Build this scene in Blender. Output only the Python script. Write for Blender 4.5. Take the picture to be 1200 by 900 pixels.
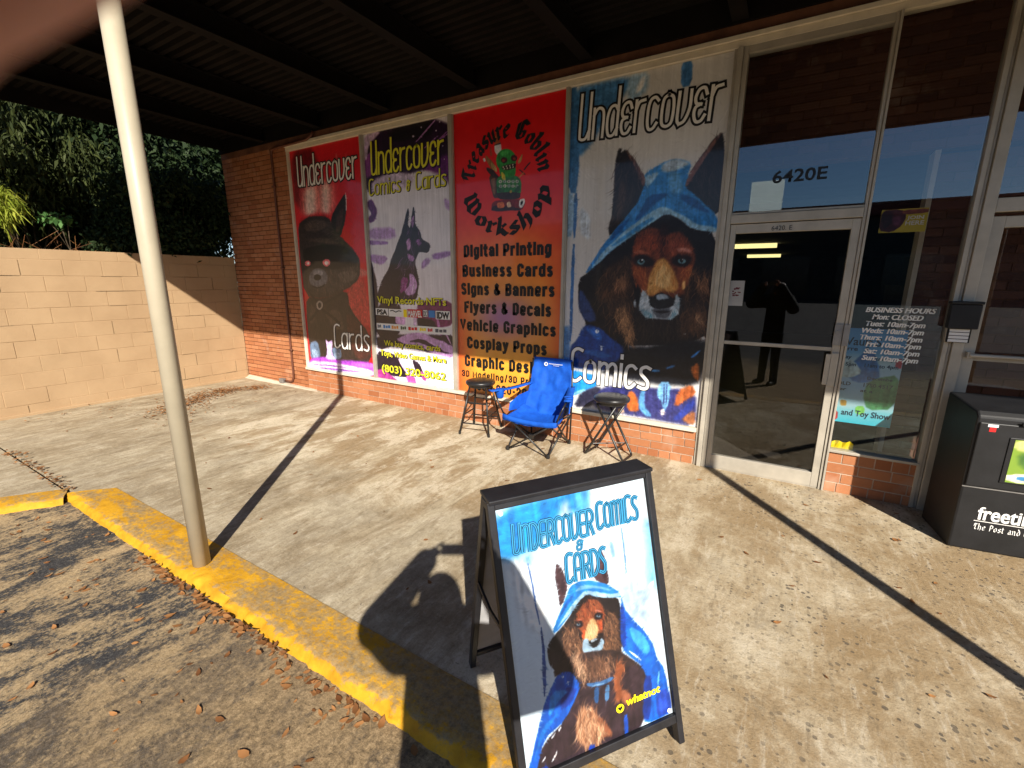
import bpy, bmesh, math, random
import numpy as np
from mathutils import Vector, Matrix
R=math.radians
for o in list(bpy.data.objects): bpy.data.objects.remove(o)
S=bpy.context.scene
COL=S.collection
# ------------------------------------------------------------ camera
YAW,PIT,ROL=R(-30.92),R(12.84),R(.304)
CAM=Vector((0,-4.481,1.733))
fw=Vector((math.cos(PIT)*math.sin(YAW),math.cos(PIT)*math.cos(YAW),-math.sin(PIT)))
r0=Vector((math.cos(YAW),-math.sin(YAW),0)); u0=r0.cross(fw)
rt=r0*math.cos(ROL)+u0*math.sin(ROL); up=u0*math.cos(ROL)-r0*math.sin(ROL)
cd=bpy.data.cameras.new('camera'); cam=bpy.data.objects.new('camera',cd); COL.objects.link(cam)
cam.matrix_world=Matrix(((rt.x,up.x,-fw.x,CAM.x),(rt.y,up.y,-fw.y,CAM.y),(rt.z,up.z,-fw.z,CAM.z),(0,0,0,1)))
cd.sensor_width=36; cd.lens=530/1200*36; cd.clip_start=.001; cd.clip_end=900
cd.dof.use_dof=True; cd.dof.focus_distance=4.0; cd.dof.aperture_fstop=cd.lens/1.0
S.camera=cam
# ------------------------------------------------------------ world, sun, exposure
SAZ,SEL=R(-40.3),R(32.2)
sund=Vector((math.sin(SAZ)*math.cos(SEL),math.cos(SAZ)*math.cos(SEL),-math.sin(SEL)))   # travel direction
W=bpy.data.worlds.new('World'); S.world=W; W.use_nodes=True
nt=W.node_tree; bg=nt.nodes['Background']; sky=nt.nodes.new('ShaderNodeTexSky'); sky.sky_type='NISHITA'; sky.sun_disc=False
sky.sun_elevation=SEL; sky.sun_rotation=math.atan2(-sund.x,-sund.y)
nt.links.new(sky.outputs[0],bg.inputs[0]); bg.inputs[1].default_value=.06
sky.air_density=.8; sky.dust_density=.25; sky.ozone_density=3.0
sl=bpy.data.lights.new('sun','SUN'); sl.energy=4.6; sl.angle=R(.53); sl.color=(1,.93,.82)
so=bpy.data.objects.new('sun',sl); COL.objects.link(so); so.rotation_euler=sund.to_track_quat('-Z','Y').to_euler()
vs=S.view_settings; vs.view_transform='Standard'; vs.look='None'; vs.exposure=.93; vs.gamma=1; vs.use_curve_mapping=False
S.render.engine='CYCLES'; S.cycles.max_bounces=8; S.cycles.diffuse_bounces=4; S.cycles.transparent_max_bounces=16
S.cycles.caustics_reflective=False; S.cycles.caustics_refractive=False
rnd=random.Random(7); rng=np.random.default_rng(7)
# ------------------------------------------------------------ helpers
def lin(c):
    c=np.asarray(c,float)/255.; return np.where(c<=.04045,c/12.92,((c+.055)/1.055)**2.4)
def L4(*c): return tuple(lin(c))+(1,)
class MB:
    def __init__(s): s.v=[]; s.f=[]
    def add(s,vs,fs):
        b=len(s.v); s.v+= [tuple(p) for p in vs]; s.f+=[tuple(i+b for i in f) for f in fs]; return s
    def box(s,x0,x1,y0,y1,z0,z1):
        return s.add([(x0,y0,z0),(x1,y0,z0),(x1,y1,z0),(x0,y1,z0),(x0,y0,z1),(x1,y0,z1),(x1,y1,z1),(x0,y1,z1)],
              [(0,3,2,1),(4,5,6,7),(0,1,5,4),(1,2,6,5),(2,3,7,6),(3,0,4,7)])
    def obox(s,p,ax,ay,az):
        p,ax,ay,az=[Vector(q) for q in (p,ax,ay,az)]
        vs=[p+ax*i+ay*j+az*k for k in (-1,1) for j in (-1,1) for i in (-1,1)]
        return s.add(vs,[(0,2,3,1),(4,5,7,6),(0,1,5,4),(1,3,7,5),(3,2,6,7),(2,0,4,6)])
    def tube(s,path,r,n=10,cap=True):
        P=[Vector(p) for p in path]; m=len(P); rs=r if isinstance(r,(list,tuple)) else [r]*m
        vs=[];fs=[];ref=None
        for i,p in enumerate(P):
            t=(P[min(i+1,m-1)]-P[max(i-1,0)]).normalized()
            if ref is None: ref=Vector((0,0,1)) if abs(t.z)<.9 else Vector((1,0,0))
            a=t.cross(ref).normalized(); b=a.cross(t).normalized(); ref=b
            for k in range(n):
                th=2*math.pi*k/n; vs.append(p+(a*math.cos(th)+b*math.sin(th))*rs[i])
        for i in range(m-1):
            for k in range(n):
                fs.append((i*n+k,(i+1)*n+k,(i+1)*n+(k+1)%n,i*n+(k+1)%n))
        if cap: fs+= [tuple(range(n)),tuple(reversed(range((m-1)*n,m*n)))]
        return s.add(vs,fs)
    def lathe(s,prof,c=(0,0,0),n=28):
        vs=[];fs=[];m=len(prof)
        for r,z in prof:
            for k in range(n):
                th=2*math.pi*k/n; vs.append((c[0]+r*math.cos(th),c[1]+r*math.sin(th),c[2]+z))
        for i in range(m-1):
            for k in range(n): fs.append((i*n+k,i*n+(k+1)%n,(i+1)*n+(k+1)%n,(i+1)*n+k))
        fs.append(tuple(reversed(range(n)))); fs.append(tuple(range((m-1)*n,m*n)))
        return s.add(vs,fs)
    def prism(s,poly,y0,y1,ax='y'):
        n=len(poly)
        if ax=='y': vs=[(a,y0,b) for a,b in poly]+[(a,y1,b) for a,b in poly]
        elif ax=='z': vs=[(a,b,y0) for a,b in poly]+[(a,b,y1) for a,b in poly]
        else: vs=[(y0,a,b) for a,b in poly]+[(y1,a,b) for a,b in poly]
        fs=[tuple(range(n)),tuple(reversed(range(n,2*n)))]+[(i,i+n,(i+1)%n+n,(i+1)%n) for i in range(n)]
        return s.add(vs,fs)
    def build(s,name,mat,parent=None,smooth=False,bevel=0,loc=None):
        me=bpy.data.meshes.new(name); me.from_pydata(s.v,[],s.f)
        bm=bmesh.new(); bm.from_mesh(me); bmesh.ops.recalc_face_normals(bm,faces=bm.faces); bm.to_mesh(me); bm.free()
        me.materials.append(mat)
        if smooth: me.polygons.foreach_set('use_smooth',[True]*len(me.polygons))
        o=bpy.data.objects.new(name,me); COL.objects.link(o)
        if parent: o.parent=parent
        if loc: o.location=loc
        if bevel:
            b=o.modifiers.new('bevel','BEVEL'); b.width=bevel; b.segments=2; b.limit_method='ANGLE'; b.angle_limit=R(40)
        if smooth and not bevel:
            pass
        return o
def npmesh(name,V,F,mat,parent=None,attrs=None,smooth=False):
    me=bpy.data.meshes.new(name); V=np.asarray(V,np.float32); F=np.asarray(F,np.int32); k=F.shape[1]
    me.vertices.add(len(V)); me.vertices.foreach_set('co',V.ravel())
    me.loops.add(F.size); me.loops.foreach_set('vertex_index',F.ravel())
    me.polygons.add(len(F)); me.polygons.foreach_set('loop_start',np.arange(0,F.size,k,dtype=np.int32)); 
    if smooth: me.polygons.foreach_set('use_smooth',np.ones(len(F),bool))
    me.update(calc_edges=True); me.validate()
    if attrs is not None:
        a=me.color_attributes.new('art','FLOAT_COLOR','POINT'); a.data.foreach_set('color',np.asarray(attrs,np.float32).ravel())
    me.materials.append(mat); o=bpy.data.objects.new(name,me); COL.objects.link(o)
    if parent: o.parent=parent
    return o
def empty(name,loc=(0,0,0),rz=0,rot=None):
    o=bpy.data.objects.new(name,None); COL.objects.link(o); o.location=loc
    o.rotation_euler=rot if rot else (0,0,rz); o.empty_display_size=.1; return o
def tag(o,label=None,cat=None,group=None,kind=None):
    if label: o['label']=label
    if cat: o['category']=cat
    if group: o['group']=group
    if kind: o['kind']=kind
    return o
# ------------------------------------------------------------ materials
class Mt:
    """small node helper"""
    def __init__(s,name,rough=.6,spec=.5,metal=0):
        s.m=bpy.data.materials.new(name); s.m.use_nodes=True; s.t=s.m.node_tree; s.b=s.t.nodes['Principled BSDF']
        s.b.inputs['Roughness'].default_value=rough; s.b.inputs['Specular IOR Level'].default_value=spec; s.b.inputs['Metallic'].default_value=metal
        s.co=None
    def n(s,k,**kw):
        x=s.t.nodes.new(k)
        for a,v in kw.items(): setattr(x,a,v)
        return x
    def l(s,a,b): s.t.links.new(a,b)
    def pos(s,scale=(1,1,1),rot=(0,0,0),obj=False):
        tc=s.n('ShaderNodeTexCoord') if obj else s.n('ShaderNodeNewGeometry')
        mp=s.n('ShaderNodeMapping'); mp.inputs['Scale'].default_value=scale; mp.inputs['Rotation'].default_value=rot
        s.l(tc.outputs['Object' if obj else 'Position'],mp.inputs[0]); return mp.outputs[0]
    def noise(s,sc,det=4,ro=.55,vec=None,dist=0):
        x=s.n('ShaderNodeTexNoise'); x.inputs['Scale'].default_value=sc; x.inputs['Detail'].default_value=det; x.inputs['Roughness'].default_value=ro; x.inputs['Distortion'].default_value=dist
        s.l(vec if vec is not None else s.pos(),x.inputs['Vector']); return x.outputs['Fac']
    def ramp(s,f,stops,mode='LINEAR'):
        x=s.n('ShaderNodeValToRGB'); x.color_ramp.interpolation=mode; e=x.color_ramp.elements
        while len(e)<len(stops): e.new(.5)
        for q,(p,c) in zip(e,stops): q.position=p; q.color=c if len(c)==4 else tuple(c)+(1,)
        s.l(f,x.inputs[0]); return x.outputs[0]
    def mix(s,f,a,b,mode='MIX'):
        x=s.n('ShaderNodeMix',data_type='RGBA',blend_type=mode)
        for v,i in ((f,0),(a,6),(b,7)):
            if hasattr(v,'is_linked'): s.l(v,x.inputs[i])
            else: x.inputs[i].default_value=v
        return x.outputs[2]
    def math(s,op,a,b=0.,clamp=False):
        x=s.n('ShaderNodeMath',operation=op,use_clamp=clamp)
        for v,i in ((a,0),(b,1)):
            if hasattr(v,'is_linked'): s.l(v,x.inputs[i])
            else: x.inputs[i].default_value=v
        return x.outputs[0]
    def col(s,c):
        if hasattr(c,'is_linked'): s.l(c,s.b.inputs['Base Color'])
        else: s.b.inputs['Base Color'].default_value=c
        return s
    def bump(s,h,st=.3,d=.01):
        x=s.n('ShaderNodeBump'); x.inputs['Strength'].default_value=st; x.inputs['Distance'].default_value=d
        s.l(h,x.inputs['Height']); s.l(x.outputs[0],s.b.inputs['Normal']); return s
def g(v): return (v,v,v,1)
def plain(name,c,rough=.6,spec=.5,metal=0,var=.12,sc=9,bump=0):
    m=Mt(name,rough,spec,metal); c=tuple(c)[:3]
    f=m.noise(sc,5,.6)
    m.col(m.ramp(f,[(.3,tuple(x*(1-var) for x in c)),(.7,tuple(min(1,x*(1+var)) for x in c))]))
    if bump: m.bump(m.noise(sc*12,3),bump,.004)
    return m.m
M={}
M['aluminium']=plain('weathered_aluminium',(.46,.42,.35),.42,.5,.25,.14,6,.05)
M['sill']=plain('cream_sill_paint',(.66,.6,.48),.5,.4,0,.12,7,.1)
M['header_wood']=plain('red_brown_header',(.16,.07,.04),.7,.3,0,.4,5,.2)
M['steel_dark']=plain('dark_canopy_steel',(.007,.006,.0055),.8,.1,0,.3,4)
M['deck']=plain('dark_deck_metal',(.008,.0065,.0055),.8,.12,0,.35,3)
M['post']=plain('beige_post_paint',(.42,.365,.265),.45,.4,0,.07,5,.06)
M['black_frame']=plain('black_powder_coat',(.016,.016,.019),.45,.4,0,.3,15,.05)
M['black_box']=plain('faded_black_plastic',(.009,.009,.010),.5,.4,0,.35,7,.08)
M['black_vinyl']=plain('black_vinyl',(.016,.015,.016),.36,.5,0,.3,14,.1)
M['black_tube']=plain('black_steel_tube',(.02,.019,.018),.35,.5,.2,.3,14)
M['ink']=plain('black_ink',(.012,.011,.011),.4,.4,0,.1)
M['white']=plain('white_print',(.8,.8,.79),.45,.4,0,.04)
M['white_letter']=plain('white_vinyl_letter',(.84,.82,.78),.4,.4,0,.03)
M['yellow_letter']=plain('yellow_print',lin((222,218,50)),.4,.4,0,.05)
M['logo_yellow']=plain('bright_yellow_print',lin((250,226,30)),.4,.4,0,.04)
M['cyan_letter']=plain('cyan_print',lin((54,140,184)),.4,.4,0,.06)
M['navy_ink']=plain('navy_ink',lin((8,48,76)),.4,.4,0,.1)
M['shadow_purple']=plain('dark_purple_ink',lin((34,14,36)),.4,.4,0,.1)
M['grey_metal']=plain('grey_lock_metal',(.30,.29,.28),.4,.5,.5,.2,12)
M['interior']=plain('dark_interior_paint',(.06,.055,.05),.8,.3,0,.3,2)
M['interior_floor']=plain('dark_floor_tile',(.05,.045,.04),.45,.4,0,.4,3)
M['paper']=plain('white_paper',(.78,.77,.75),.7,.3,0,.03)
M['conduit']=plain('brown_painted_conduit',(.13,.045,.025),.5,.4,0,.2,8)
M['blue_fabric']=None
m=Mt('royal_blue_polyester',.75,.25); f=m.noise(14,4,.6,m.pos(obj=True)); m.col(m.ramp(f,[(.25,(.004,.06,.36,1)),(.75,(.008,.105,.56,1))])); m.bump(m.noise(420,2,.5,m.pos(obj=True)),.12,.002); M['blue_fabric']=m.m
M['navy_mesh']=plain('navy_mesh_fabric',(.006,.012,.045),.85,.2,0,.3,30)
M['skin']=plain('skin',(.46,.22,.16),.5,.4,0,.08,30)
M['hair']=plain('dark_hair',(.03,.018,.012),.5,.4,0,.3,40)
M['jacket']=plain('dark_jacket_cloth',(.02,.02,.024),.85,.2,0,.25,12)
M['trouser']=plain('dark_trouser_cloth',(.016,.017,.022),.85,.2,0,.25,12)
M['shoe']=plain('black_shoe',(.02,.02,.02),.6,.3)
M['phone']=plain('phone_glass',(.02,.02,.022),.2,.5)
M['trunk']=plain('bark',(.11,.085,.055),.9,.2,0,.35,14,.4)
def brickmat(name,stops,mortar=None,grime=.35):
    m=Mt(name,.82,.3); ge=m.n('ShaderNodeNewGeometry')
    c=m.ramp(ge.outputs['Random Per Island'],stops)
    f=m.noise(30,5,.65); c=m.mix(m.math('MULTIPLY',f,grime),c,(.10,.05,.03,1))
    f2=m.noise(3.2,4,.6); c=m.mix(m.ramp(f2,[(.58,g(0)),(.78,g(.35))]),c,(.62,.47,.36,1))
    m.col(c); m.bump(m.noise(90,5,.7),.5,.004); return m.m
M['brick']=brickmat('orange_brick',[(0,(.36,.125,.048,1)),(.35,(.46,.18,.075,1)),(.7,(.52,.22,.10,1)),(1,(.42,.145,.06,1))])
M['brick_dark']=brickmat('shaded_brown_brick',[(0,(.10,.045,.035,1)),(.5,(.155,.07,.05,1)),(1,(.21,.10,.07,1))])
M['mortar']=plain('pale_mortar',(.50,.40,.30),.9,.2,0,.2,20,.4)
M['mortar_dark']=plain('brown_mortar',(.16,.075,.04),.9,.2,0,.3,20,.4)
# painted block
m=Mt('tan_painted_block',.75,.3); f=m.noise(2.2,5,.6); c=m.ramp(f,[(.3,(.37,.245,.135,1)),(.7,(.44,.30,.17,1))])
f2=m.noise(1.1,6,.65,m.pos((1,1,2.2))); c=m.mix(m.ramp(f2,[(.6,g(0)),(.75,g(.35))]),c,(.27,.19,.105,1)); m.col(c); m.bump(m.noise(70,5,.7),.5,.005); M['block']=m.m
M['block_joint']=plain('block_joint',(.24,.165,.09),.9,.2,0,.3,9,.3)
# posters and sign art
def artmat(name,rough,coat):
    m=Mt(name,rough,.5); a=m.n('ShaderNodeAttribute',attribute_name='art'); m.col(a.outputs['Color']); m.b.inputs['Coat Weight'].default_value=coat; m.b.inputs['Coat Roughness'].default_value=.06
    m.bump(m.noise(3,3,.5),.05,.01); return m.m
M['art']=artmat('printed_vinyl',.4,.5); M['art_sign']=artmat('printed_sign_sheet',.45,.15)
# glass: clear pane with mirror reflection on its faces
def glassmat(name,tint,refl0,rc=(.95,.97,1,1)):
    m=bpy.data.materials.new(name); m.use_nodes=True; t=m.node_tree; t.nodes.clear()
    o=t.nodes.new('ShaderNodeOutputMaterial'); mx=t.nodes.new('ShaderNodeMixShader'); tr=t.nodes.new('ShaderNodeBsdfTransparent'); gl=t.nodes.new('ShaderNodeBsdfGlossy')
    lw=t.nodes.new('ShaderNodeLayerWeight'); lw.inputs[0].default_value=.35; mr=t.nodes.new('ShaderNodeMapRange')
    mr.inputs[3].default_value=refl0; mr.inputs[4].default_value=.9
    pw=t.nodes.new('ShaderNodeMath'); pw.operation='POWER'; pw.inputs[1].default_value=3
    tr.inputs[0].default_value=tint; gl.inputs[1].default_value=.0; gl.inputs[0].default_value=rc
    t.links.new(lw.outputs['Facing'],pw.inputs[0]); t.links.new(pw.outputs[0],mr.inputs[0]); t.links.new(mr.outputs[0],mx.inputs[0])
    t.links.new(tr.outputs[0],mx.inputs[1]); t.links.new(gl.outputs[0],mx.inputs[2]); t.links.new(mx.outputs[0],o.inputs[0]); return m
M['glass']=glassmat('tinted_shop_glass',(.78,.78,.78,1),.085); M['glass_skytint']=glassmat('sky_tinted_glass',(.78,.78,.78,1),.125,(.72,.90,1,1))  # second glass: reflection colour tinted to make the mirrored sky bluer
def emis(name,c,s):
    m=bpy.data.materials.new(name); m.use_nodes=True; b=m.node_tree.nodes['Principled BSDF']; b.inputs['Emission Color'].default_value=c; b.inputs['Emission Strength'].default_value=s; b.inputs['Base Color'].default_value=(.3,.3,.2,1); return m
M['tube_light']=emis('ceiling_lamp_glow',(1,.86,.35,1),.9)
# concrete pavement: cream and brown run-off stains near the shop, greyer towards the kerb and at the left, pebbly at the right
m=Mt('stained_concrete',.88,.25)
vy=m.pos((1.9,.8,1),(0,0,R(10)))
big=m.noise(.85,7,.66,vy,.5); c=m.ramp(big,[(.30,(.27,.20,.125,1)),(.40,(.38,.295,.185,1)),(.50,(.53,.44,.30,1)),(.60,(.63,.545,.40,1)),(.72,(.50,.39,.235,1))])
tan=m.noise(1.25,8,.72,vy,.8); c=m.mix(m.ramp(tan,[(.45,g(0)),(.53,g(.75)),(.62,g(.85))]),c,(.30,.205,.105,1))
wht=m.noise(1.9,8,.74,m.pos((1.7,.9,1),(0,0,R(5))),.4); c=m.mix(m.ramp(wht,[(.50,g(0)),(.59,g(.75))]),c,(.68,.59,.44,1))
geo=m.n('ShaderNodeNewGeometry'); sp=m.n('ShaderNodeSeparateXYZ'); m.l(geo.outputs['Position'],sp.inputs[0])
def mr_(f,a,b): 
    x=m.n('ShaderNodeMapRange'); m.l(f,x.inputs[0]); x.inputs[1].default_value=a; x.inputs[2].default_value=b; return x.outputs[0]
wob=m.math('SUBTRACT',m.noise(.9,6,.68),.5)
ky=mr_(m.math('ADD',sp.outputs['Y'],m.math('MULTIPLY',wob,2.6)),-1.75,-2.35)
kx=mr_(m.math('ADD',sp.outputs['X'],m.math('MULTIPLY',wob,2.6)),-5.2,-6.2)
notr=mr_(sp.outputs['X'],-.7,-1.6)
gm=m.math('MULTIPLY',m.math('MAXIMUM',ky,kx),m.math('MULTIPLY',notr,.72))
gn_=m.noise(2.6,9,.76,m.pos((1.7,.8,1),(0,0,R(12))),.5); gr=m.ramp(gn_,[(.32,(.16,.125,.08,1)),(.46,(.275,.225,.15,1)),(.56,(.39,.33,.23,1)),(.68,(.56,.48,.35,1))])
c=m.mix(gm,c,gr)
# right-hand part: duller tan and grey
rm=mr_(m.math('ADD',sp.outputs['X'],m.math('MULTIPLY',wob,1.6)),-.9,.0)
rn_=m.noise(1.5,9,.74,None,.5); rc=m.ramp(rn_,[(.30,(.22,.16,.09,1)),(.43,(.38,.29,.175,1)),(.54,(.52,.43,.295,1)),(.66,(.60,.52,.39,1))])
c=m.mix(m.math('MULTIPLY',rm,.8),c,rc)
ts=m.noise(.95,8,.72,m.pos((1.2,1,1),(0,0,R(30))),.7); c=m.mix(m.math('MULTIPLY',rm,m.ramp(ts,[(.45,g(0)),(.55,g(.8))])),c,(.30,.205,.105,1)); c=m.mix(m.math('MULTIPLY',rm,m.ramp(ts,[(.34,g(.6)),(.43,g(0))])),c,(.30,.265,.21,1))
st=m.noise(7,7,.74,m.pos((3.2,.55,1),(0,0,R(8)))); c=m.mix(m.ramp(st,[(.34,g(.5)),(.46,g(0))]),c,(.17,.13,.08,1)); c=m.mix(m.ramp(st,[(.55,g(0)),(.68,g(.5))]),c,(.66,.59,.47,1))
mot=m.noise(22,7,.78); c=m.mix(m.ramp(mot,[(.36,g(.42)),(.48,g(0))]),c,(.18,.13,.075,1)); c=m.mix(m.ramp(mot,[(.55,g(0)),(.70,g(.35))]),c,(.70,.63,.50,1))
fine=m.noise(75,5,.8); c=m.mix(m.ramp(fine,[(.36,g(.5)),(.46,g(0))]),c,(.15,.115,.07,1))
vo=m.n('ShaderNodeTexVoronoi'); vo.inputs['Scale'].default_value=40; m.l(m.pos((1,1.0,1)),vo.inputs['Vector'])
sepc=m.n('ShaderNodeSeparateColor'); m.l(vo.outputs['Color'],sepc.inputs[0])
peb=m.math('LESS_THAN',vo.outputs['Distance'],m.math('MULTIPLY',sepc.outputs[0],.46)); pick=m.math('GREATER_THAN',sepc.outputs[1],.50)
pz=mr_(m.noise(1.1,4,.6),.40,.58)
pf=m.math('MULTIPLY',m.math('MULTIPLY',peb,pick),m.math('MULTIPLY',rm,m.math('MULTIPLY_ADD',pz,.5) if 0 else m.math('ADD',m.math('MULTIPLY',pz,.5),.25)))
c=m.mix(pf,c,(.075,.065,.055,1))
sp2=m.noise(13,3,.6); c=m.mix(m.ramp(sp2,[(.70,g(0)),(.74,g(.7))]),c,(.10,.085,.07,1))
m.col(c); m.bump(m.math('ADD',m.noise(45,6,.78),m.math('MULTIPLY',pf,-.6)),.6,.009); M['concrete']=m.m
M['concrete_pale']=plain('pale_concrete',(.52,.45,.35),.9,.2,0,.2,6,.3)
M['joint']=plain('dark_joint_dirt',(.06,.045,.03),.95,.1,0,.4,20)
# asphalt with streaks of drifted sand, dustier towards the right
m=Mt('sandy_asphalt',.92,.2)
a=m.ramp(m.noise(60,6,.82),[(.32,(.014,.014,.016,1)),(.52,(.05,.049,.05,1)),(.68,(.15,.14,.13,1))])
ge=m.n('ShaderNodeNewGeometry'); s3=m.n('ShaderNodeSeparateXYZ'); m.l(ge.outputs['Position'],s3.inputs[0])
vs_=m.pos((1.9,1.0,1),(0,0,R(-20)))
sd=m.noise(1.15,10,.74,vs_,.6); sd2=m.noise(7,9,.84,m.pos((1.8,1,1),(0,0,R(-20)))); gr=m.noise(55,4,.8)
sx=m.math('ADD',m.math('ADD',m.math('MULTIPLY',sd,.46),m.math('MULTIPLY',sd2,.34)),m.math('MULTIPLY',gr,.20))
far=m.n('ShaderNodeMapRange'); m.l(s3.outputs['Y'],far.inputs[0]); far.inputs[1].default_value=-8; far.inputs[2].default_value=-5.5
sand=m.ramp(m.noise(90,4,.75),[(.3,(.28,.19,.095,1)),(.7,(.60,.45,.26,1))])
c=m.mix(m.math('MULTIPLY',far.outputs[0],m.ramp(sx,[(.488,g(0)),(.52,g(.55)),(.565,g(.95))])),a,sand)
mr=m.n('ShaderNodeMapRange'); m.l(m.math('ADD',s3.outputs['X'],m.math('MULTIPLY',m.math('SUBTRACT',m.noise(1.4,7,.7),.5),2.4)),mr.inputs[0]); mr.inputs[1].default_value=-2.6; mr.inputs[2].default_value=-1.5
dust=m.ramp(m.noise(50,6,.8),[(.34,(.09,.065,.04,1)),(.5,(.28,.195,.105,1)),(.66,(.48,.345,.195,1))])
c=m.mix(m.math('MULTIPLY',m.math('MULTIPLY',mr.outputs[0],far.outputs[0]),m.ramp(sd2,[(.36,g(.35)),(.48,g(.92))])),c,dust)
m.col(c); m.bump(m.noise(110,5,.8),.8,.008); M['asphalt']=m.m
# worn yellow kerb paint on concrete
m=Mt('worn_yellow_kerb_paint',.7,.3)
y=m.ramp(m.noise(7,6,.65),[(.3,(.40,.19,.008,1)),(.6,(.60,.31,.014,1)),(.8,(.66,.38,.04,1))])
w=m.math('ADD',m.math('MULTIPLY',m.noise(2.4,9,.76,m.pos((1,2.4,1))),.62),m.math('MULTIPLY',m.noise(24,7,.8),.38))
ge=m.n('ShaderNodeNewGeometry'); s3=m.n('ShaderNodeSeparateXYZ'); m.l(ge.outputs['Position'],s3.inputs[0])
wx=m.n('ShaderNodeMapRange'); m.l(s3.outputs['X'],wx.inputs[0]); wx.inputs[1].default_value=-2.4; wx.inputs[2].default_value=-1.2; wx.inputs[3].default_value=0; wx.inputs[4].default_value=.05
wz=m.n('ShaderNodeMapRange'); m.l(s3.outputs['Z'],wz.inputs[0]); wz.inputs[1].default_value=-.010; wz.inputs[2].default_value=-.002; wz.inputs[3].default_value=-.10; wz.inputs[4].default_value=0
w=m.math('ADD',m.math('ADD',w,wx.outputs[0]),wz.outputs[0])
worn=m.ramp(m.noise(30,6,.8),[(.35,(.13,.10,.06,1)),(.6,(.30,.235,.145,1))])
c=m.mix(m.ramp(w,[(.475,g(0)),(.515,g(.55)),(.60,g(.92))]),y,worn); 
m.col(c); m.bump(m.noise(60,5,.7),.5,.006); M['kerb']=m.m
m=Mt('dry_ground',.95,.1); m.col(m.ramp(m.noise(1.4,6,.7),[(.3,(.07,.055,.03,1)),(.7,(.15,.12,.07,1))])); M['soil']=m.m
def leafmat(name,a,b,trans=.25):
    m=Mt(name,.65,.2); ge=m.n('ShaderNodeNewGeometry'); m.col(m.ramp(ge.outputs['Random Per Island'],[(0,a),(1,b)])); 
    tb=m.n('ShaderNodeBsdfTranslucent'); mxs=m.n('ShaderNodeMixShader'); mxs.inputs[0].default_value=trans
    m.l(m.ramp(ge.outputs['Random Per Island'],[(0,a),(1,b)]),tb.inputs[0]); out=m.t.nodes['Material Output']
    m.l(m.b.outputs[0],mxs.inputs[1]); m.l(tb.outputs[0],mxs.inputs[2]); m.l(mxs.outputs[0],out.inputs[0]); return m.m
M['leaf_dark']=leafmat('dark_green_leaves',(.010,.022,.007,1),(.028,.048,.015,1),.15)
M['leaf_mid']=leafmat('olive_green_leaves',(.022,.034,.009,1),(.06,.075,.02,1),.2)
M['leaf_bright']=leafmat('yellow_green_leaves',(.22,.30,.03,1),(.46,.48,.07,1),.45)
M['leaf_fresh']=leafmat('fresh_green_leaves',(.07,.17,.05,1),(.14,.28,.08,1),.35)
M['litter']=leafmat('dry_brown_leaves',(.13,.05,.018,1),(.40,.19,.07,1),.05)
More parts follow.
